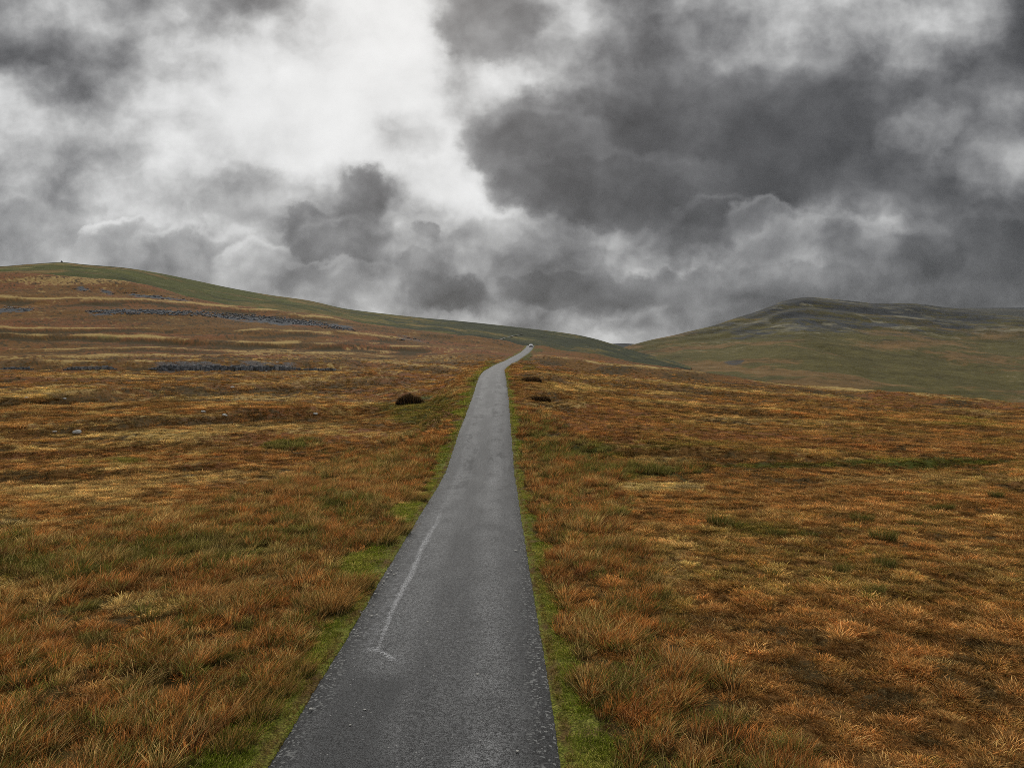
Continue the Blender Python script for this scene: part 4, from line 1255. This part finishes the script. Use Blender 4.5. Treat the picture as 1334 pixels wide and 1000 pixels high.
# ------------------------------------------------------------------ the white car on the crest
def car():
    mp, nt = new_mat('white_car_paint')
    geo = nt.nodes.new('ShaderNodeNewGeometry')
    dn = noise(nt, S(nt, geo.outputs['Position']), 3.0, 4)
    b = out_pbr(nt, mixc(nt, dn, (.80, .81, .82), (.70, .71, .71)), .25, .5)
    b.inputs['Coat Weight'].default_value = .5
    mg, nt = new_mat('dark_car_glass'); geo = nt.nodes.new('ShaderNodeNewGeometry')
    out_pbr(nt, mixc(nt, noise(nt, S(nt, geo.outputs['Position']), 2.0), (.015, .017, .02), (.03, .033, .036)), .06, .6)
    mb, nt = new_mat('black_rubber'); geo = nt.nodes.new('ShaderNodeNewGeometry')
    out_pbr(nt, mixc(nt, noise(nt, S(nt, geo.outputs['Position']), 20.0), (.012, .012, .012), (.03, .03, .03)), .8, .2)
    ml, nt = new_mat('headlamp_lens'); geo = nt.nodes.new('ShaderNodeNewGeometry')
    out_pbr(nt, mixc(nt, noise(nt, S(nt, geo.outputs['Position']), 20.0), (.55, .56, .57), (.7, .7, .7)), .1, .6)
    mr, nt = new_mat('alloy_wheel'); geo = nt.nodes.new('ShaderNodeNewGeometry')
    out_pbr(nt, mixc(nt, noise(nt, S(nt, geo.outputs['Position']), 20.0), (.35, .35, .36), (.5, .5, .5)), .4, .5, metallic=.7)
    Y = 321.0
    x0 = float(road_x(np.array([Y]))[0]) + .45; z0 = float(road_z(np.array([Y]))[0]) + .03
    hd = float(road_x(np.array([Y + 2]))[0] - road_x(np.array([Y - 2]))[0]) / 4
    pitch = math.atan(float(road_z(np.array([Y + 2]))[0] - road_z(np.array([Y - 2]))[0]) / 4)
    root = bpy.data.objects.new('car', None); root.location = (x0, Y, z0)
    root.rotation_euler = (pitch, 0, -math.atan(hd)); root.scale = (.88, .88, .88); link(root)
    tag(root, 'small white car coming over the crest of the road', 'car')
    def part(name, bm, m, par=root):
        me = bpy.data.meshes.new(name); bm.to_mesh(me); bm.free(); me.materials.append(m)
        return link(bpy.data.objects.new(name, me), par)
    # body: cross-sections along the length; front faces -y
    prof = [(-2.05, .35, .62, .74), (-1.95, .28, .80, .84), (-1.1, .25, .98, .89), (-.95, .25, 1.00, .90), (0.2, .25, 1.02, .90), (1.6, .25, 1.05, .89), (1.98, .30, 1.00, .84), (2.05, .40, .85, .76)]
    bm = bmesh.new(); rings = []
    for y, zl, zh, hw in prof:
        ring = [bm.verts.new(c) for c in ((-hw * .92, y, zl), (hw * .92, y, zl), (hw, y, zl + (zh - zl) * .45), (hw * .95, y, zh - .08), (hw * .80, y, zh), (-hw * .80, y, zh), (-hw * .95, y, zh - .08), (-hw, y, zl + (zh - zl) * .45))]
        rings.append(ring)
    for r0, r1 in zip(rings[:-1], rings[1:]):
        for k in range(8): bm.faces.new((r0[k], r0[(k + 1) % 8], r1[(k + 1) % 8], r1[k]))
    bm.faces.new(rings[0][::-1]); bm.faces.new(rings[-1])
    bmesh.ops.recalc_face_normals(bm, faces=bm.faces[:])
    part('body', bm, mp)
    # cabin pillars and roof
    A = [(-.76, -1.05, 1.0), (.76, -1.05, 1.0), (.78, 1.85, 1.04), (-.78, 1.85, 1.04)]
    B = [(-.58, -.35, 1.50), (.58, -.35, 1.50), (.60, 1.45, 1.52), (-.60, 1.45, 1.52)]
    bm = bmesh.new(); va = [bm.verts.new(c) for c in A]; vb = [bm.verts.new(c) for c in B]
    for k in range(4): bm.faces.new((va[k], va[(k + 1) % 4], vb[(k + 1) % 4], vb[k]))
    bm.faces.new(vb)
    bmesh.ops.bevel(bm, geom=[e for e in bm.edges if e.calc_length() > .3], offset=.05, segments=2, affect='EDGES')
    part('roof', bm, mp)
    def pane(name, k0, k1, inset=.10):
        a0, a1, b1, b0 = [Vector(c) for c in (A[k0], A[k1], B[k1], B[k0])]
        c = (a0 + a1 + b0 + b1) / 4; nn = (a1 - a0).cross(b0 - a0).normalized()
        if nn.dot(c - Vector((0, .4, 1.2))) < 0: nn = -nn
        bm = bmesh.new()
        vs_ = [bm.verts.new(c + (p - c) * (1 - inset) + nn * .012) for p in (a0, a1, b1, b0)]
        f = bm.faces.new(vs_)
        r = bmesh.ops.extrude_face_region(bm, geom=[f])
        for vtx in [g for g in r['geom'] if isinstance(g, bmesh.types.BMVert)]: vtx.co += nn * .01
        bmesh.ops.recalc_face_normals(bm, faces=bm.faces[:])
        part(name, bm, mg)
    pane('windscreen', 0, 1); pane('side_window', 1, 2, .16); pane('rear_window', 2, 3); pane('side_window', 3, 0, .16)
    def box(name, c, s, m, par=root):
        bm = bmesh.new(); bmesh.ops.create_cube(bm, size=1)
        for vtx in bm.verts: vtx.co = Vector((vtx.co.x * s[0] + c[0], vtx.co.y * s[1] + c[1], vtx.co.z * s[2] + c[2]))
        bmesh.ops.bevel(bm, geom=bm.edges[:], offset=min(s) * .2, segments=2, affect='EDGES')
        return part(name, bm, m, par)
    box('grille', (0, -2.06, .58), (.9, .06, .20), mb)
    box('bumper', (0, -2.02, .36), (1.62, .16, .16), mb)
    box('bumper', (0, 2.03, .40), (1.62, .14, .18), mb)
    for sx_ in (-1, 1):
        box('headlight', (sx_ * .58, -2.03, .70), (.32, .08, .15), ml)
        box('mirror', (sx_ * .93, -.72, 1.06), (.18, .10, .13), mp)
        for yy_ in (-1.3, 1.25):
            bm = bmesh.new()
            bmesh.ops.create_cone(bm, cap_ends=True, segments=24, radius1=.32, radius2=.32, depth=.22)
            bmesh.ops.rotate(bm, verts=bm.verts[:], matrix=__import__('mathutils').Matrix.Rotation(R(90), 3, 'Y'))
            bmesh.ops.translate(bm, verts=bm.verts[:], vec=(sx_ * .80, yy_, .32))
            w = part('wheel', bm, mb)
            bm = bmesh.new()
            bmesh.ops.create_cone(bm, cap_ends=True, segments=16, radius1=.21, radius2=.19, depth=.03)
            bmesh.ops.rotate(bm, verts=bm.verts[:], matrix=__import__('mathutils').Matrix.Rotation(R(90) * sx_, 3, 'Y'))
            bmesh.ops.translate(bm, verts=bm.verts[:], vec=(sx_ * .92, yy_, .32))
            part('rim', bm, mr, w)
car()


# ------------------------------------------------------------------ damp air between the camera and the far fells
bm = bmesh.new(); bmesh.ops.create_cube(bm, size=1.0)
for vtx in bm.verts: vtx.co = Vector((vtx.co.x * 19600, vtx.co.y * 19600, -130 + (vtx.co.z + .5) * 770))
hz_me = bpy.data.meshes.new('haze'); bm.to_mesh(hz_me); bm.free()
hm = bpy.data.materials.new('damp_air'); hm.use_nodes = True; nt = hm.node_tree; nt.nodes.clear()
pv = nt.nodes.new('ShaderNodeVolumePrincipled')
pv.inputs['Color'].default_value = (0.86, 0.90, 0.96, 1); pv.inputs['Density'].default_value = HAZE
ho = nt.nodes.new('ShaderNodeOutputMaterial'); nt.links.new(pv.outputs[0], ho.inputs['Volume'])
hz_me.materials.append(hm)
tag(link(bpy.data.objects.new('haze', hz_me)), 'thin damp haze greying the far fells', 'haze', kind='stuff')
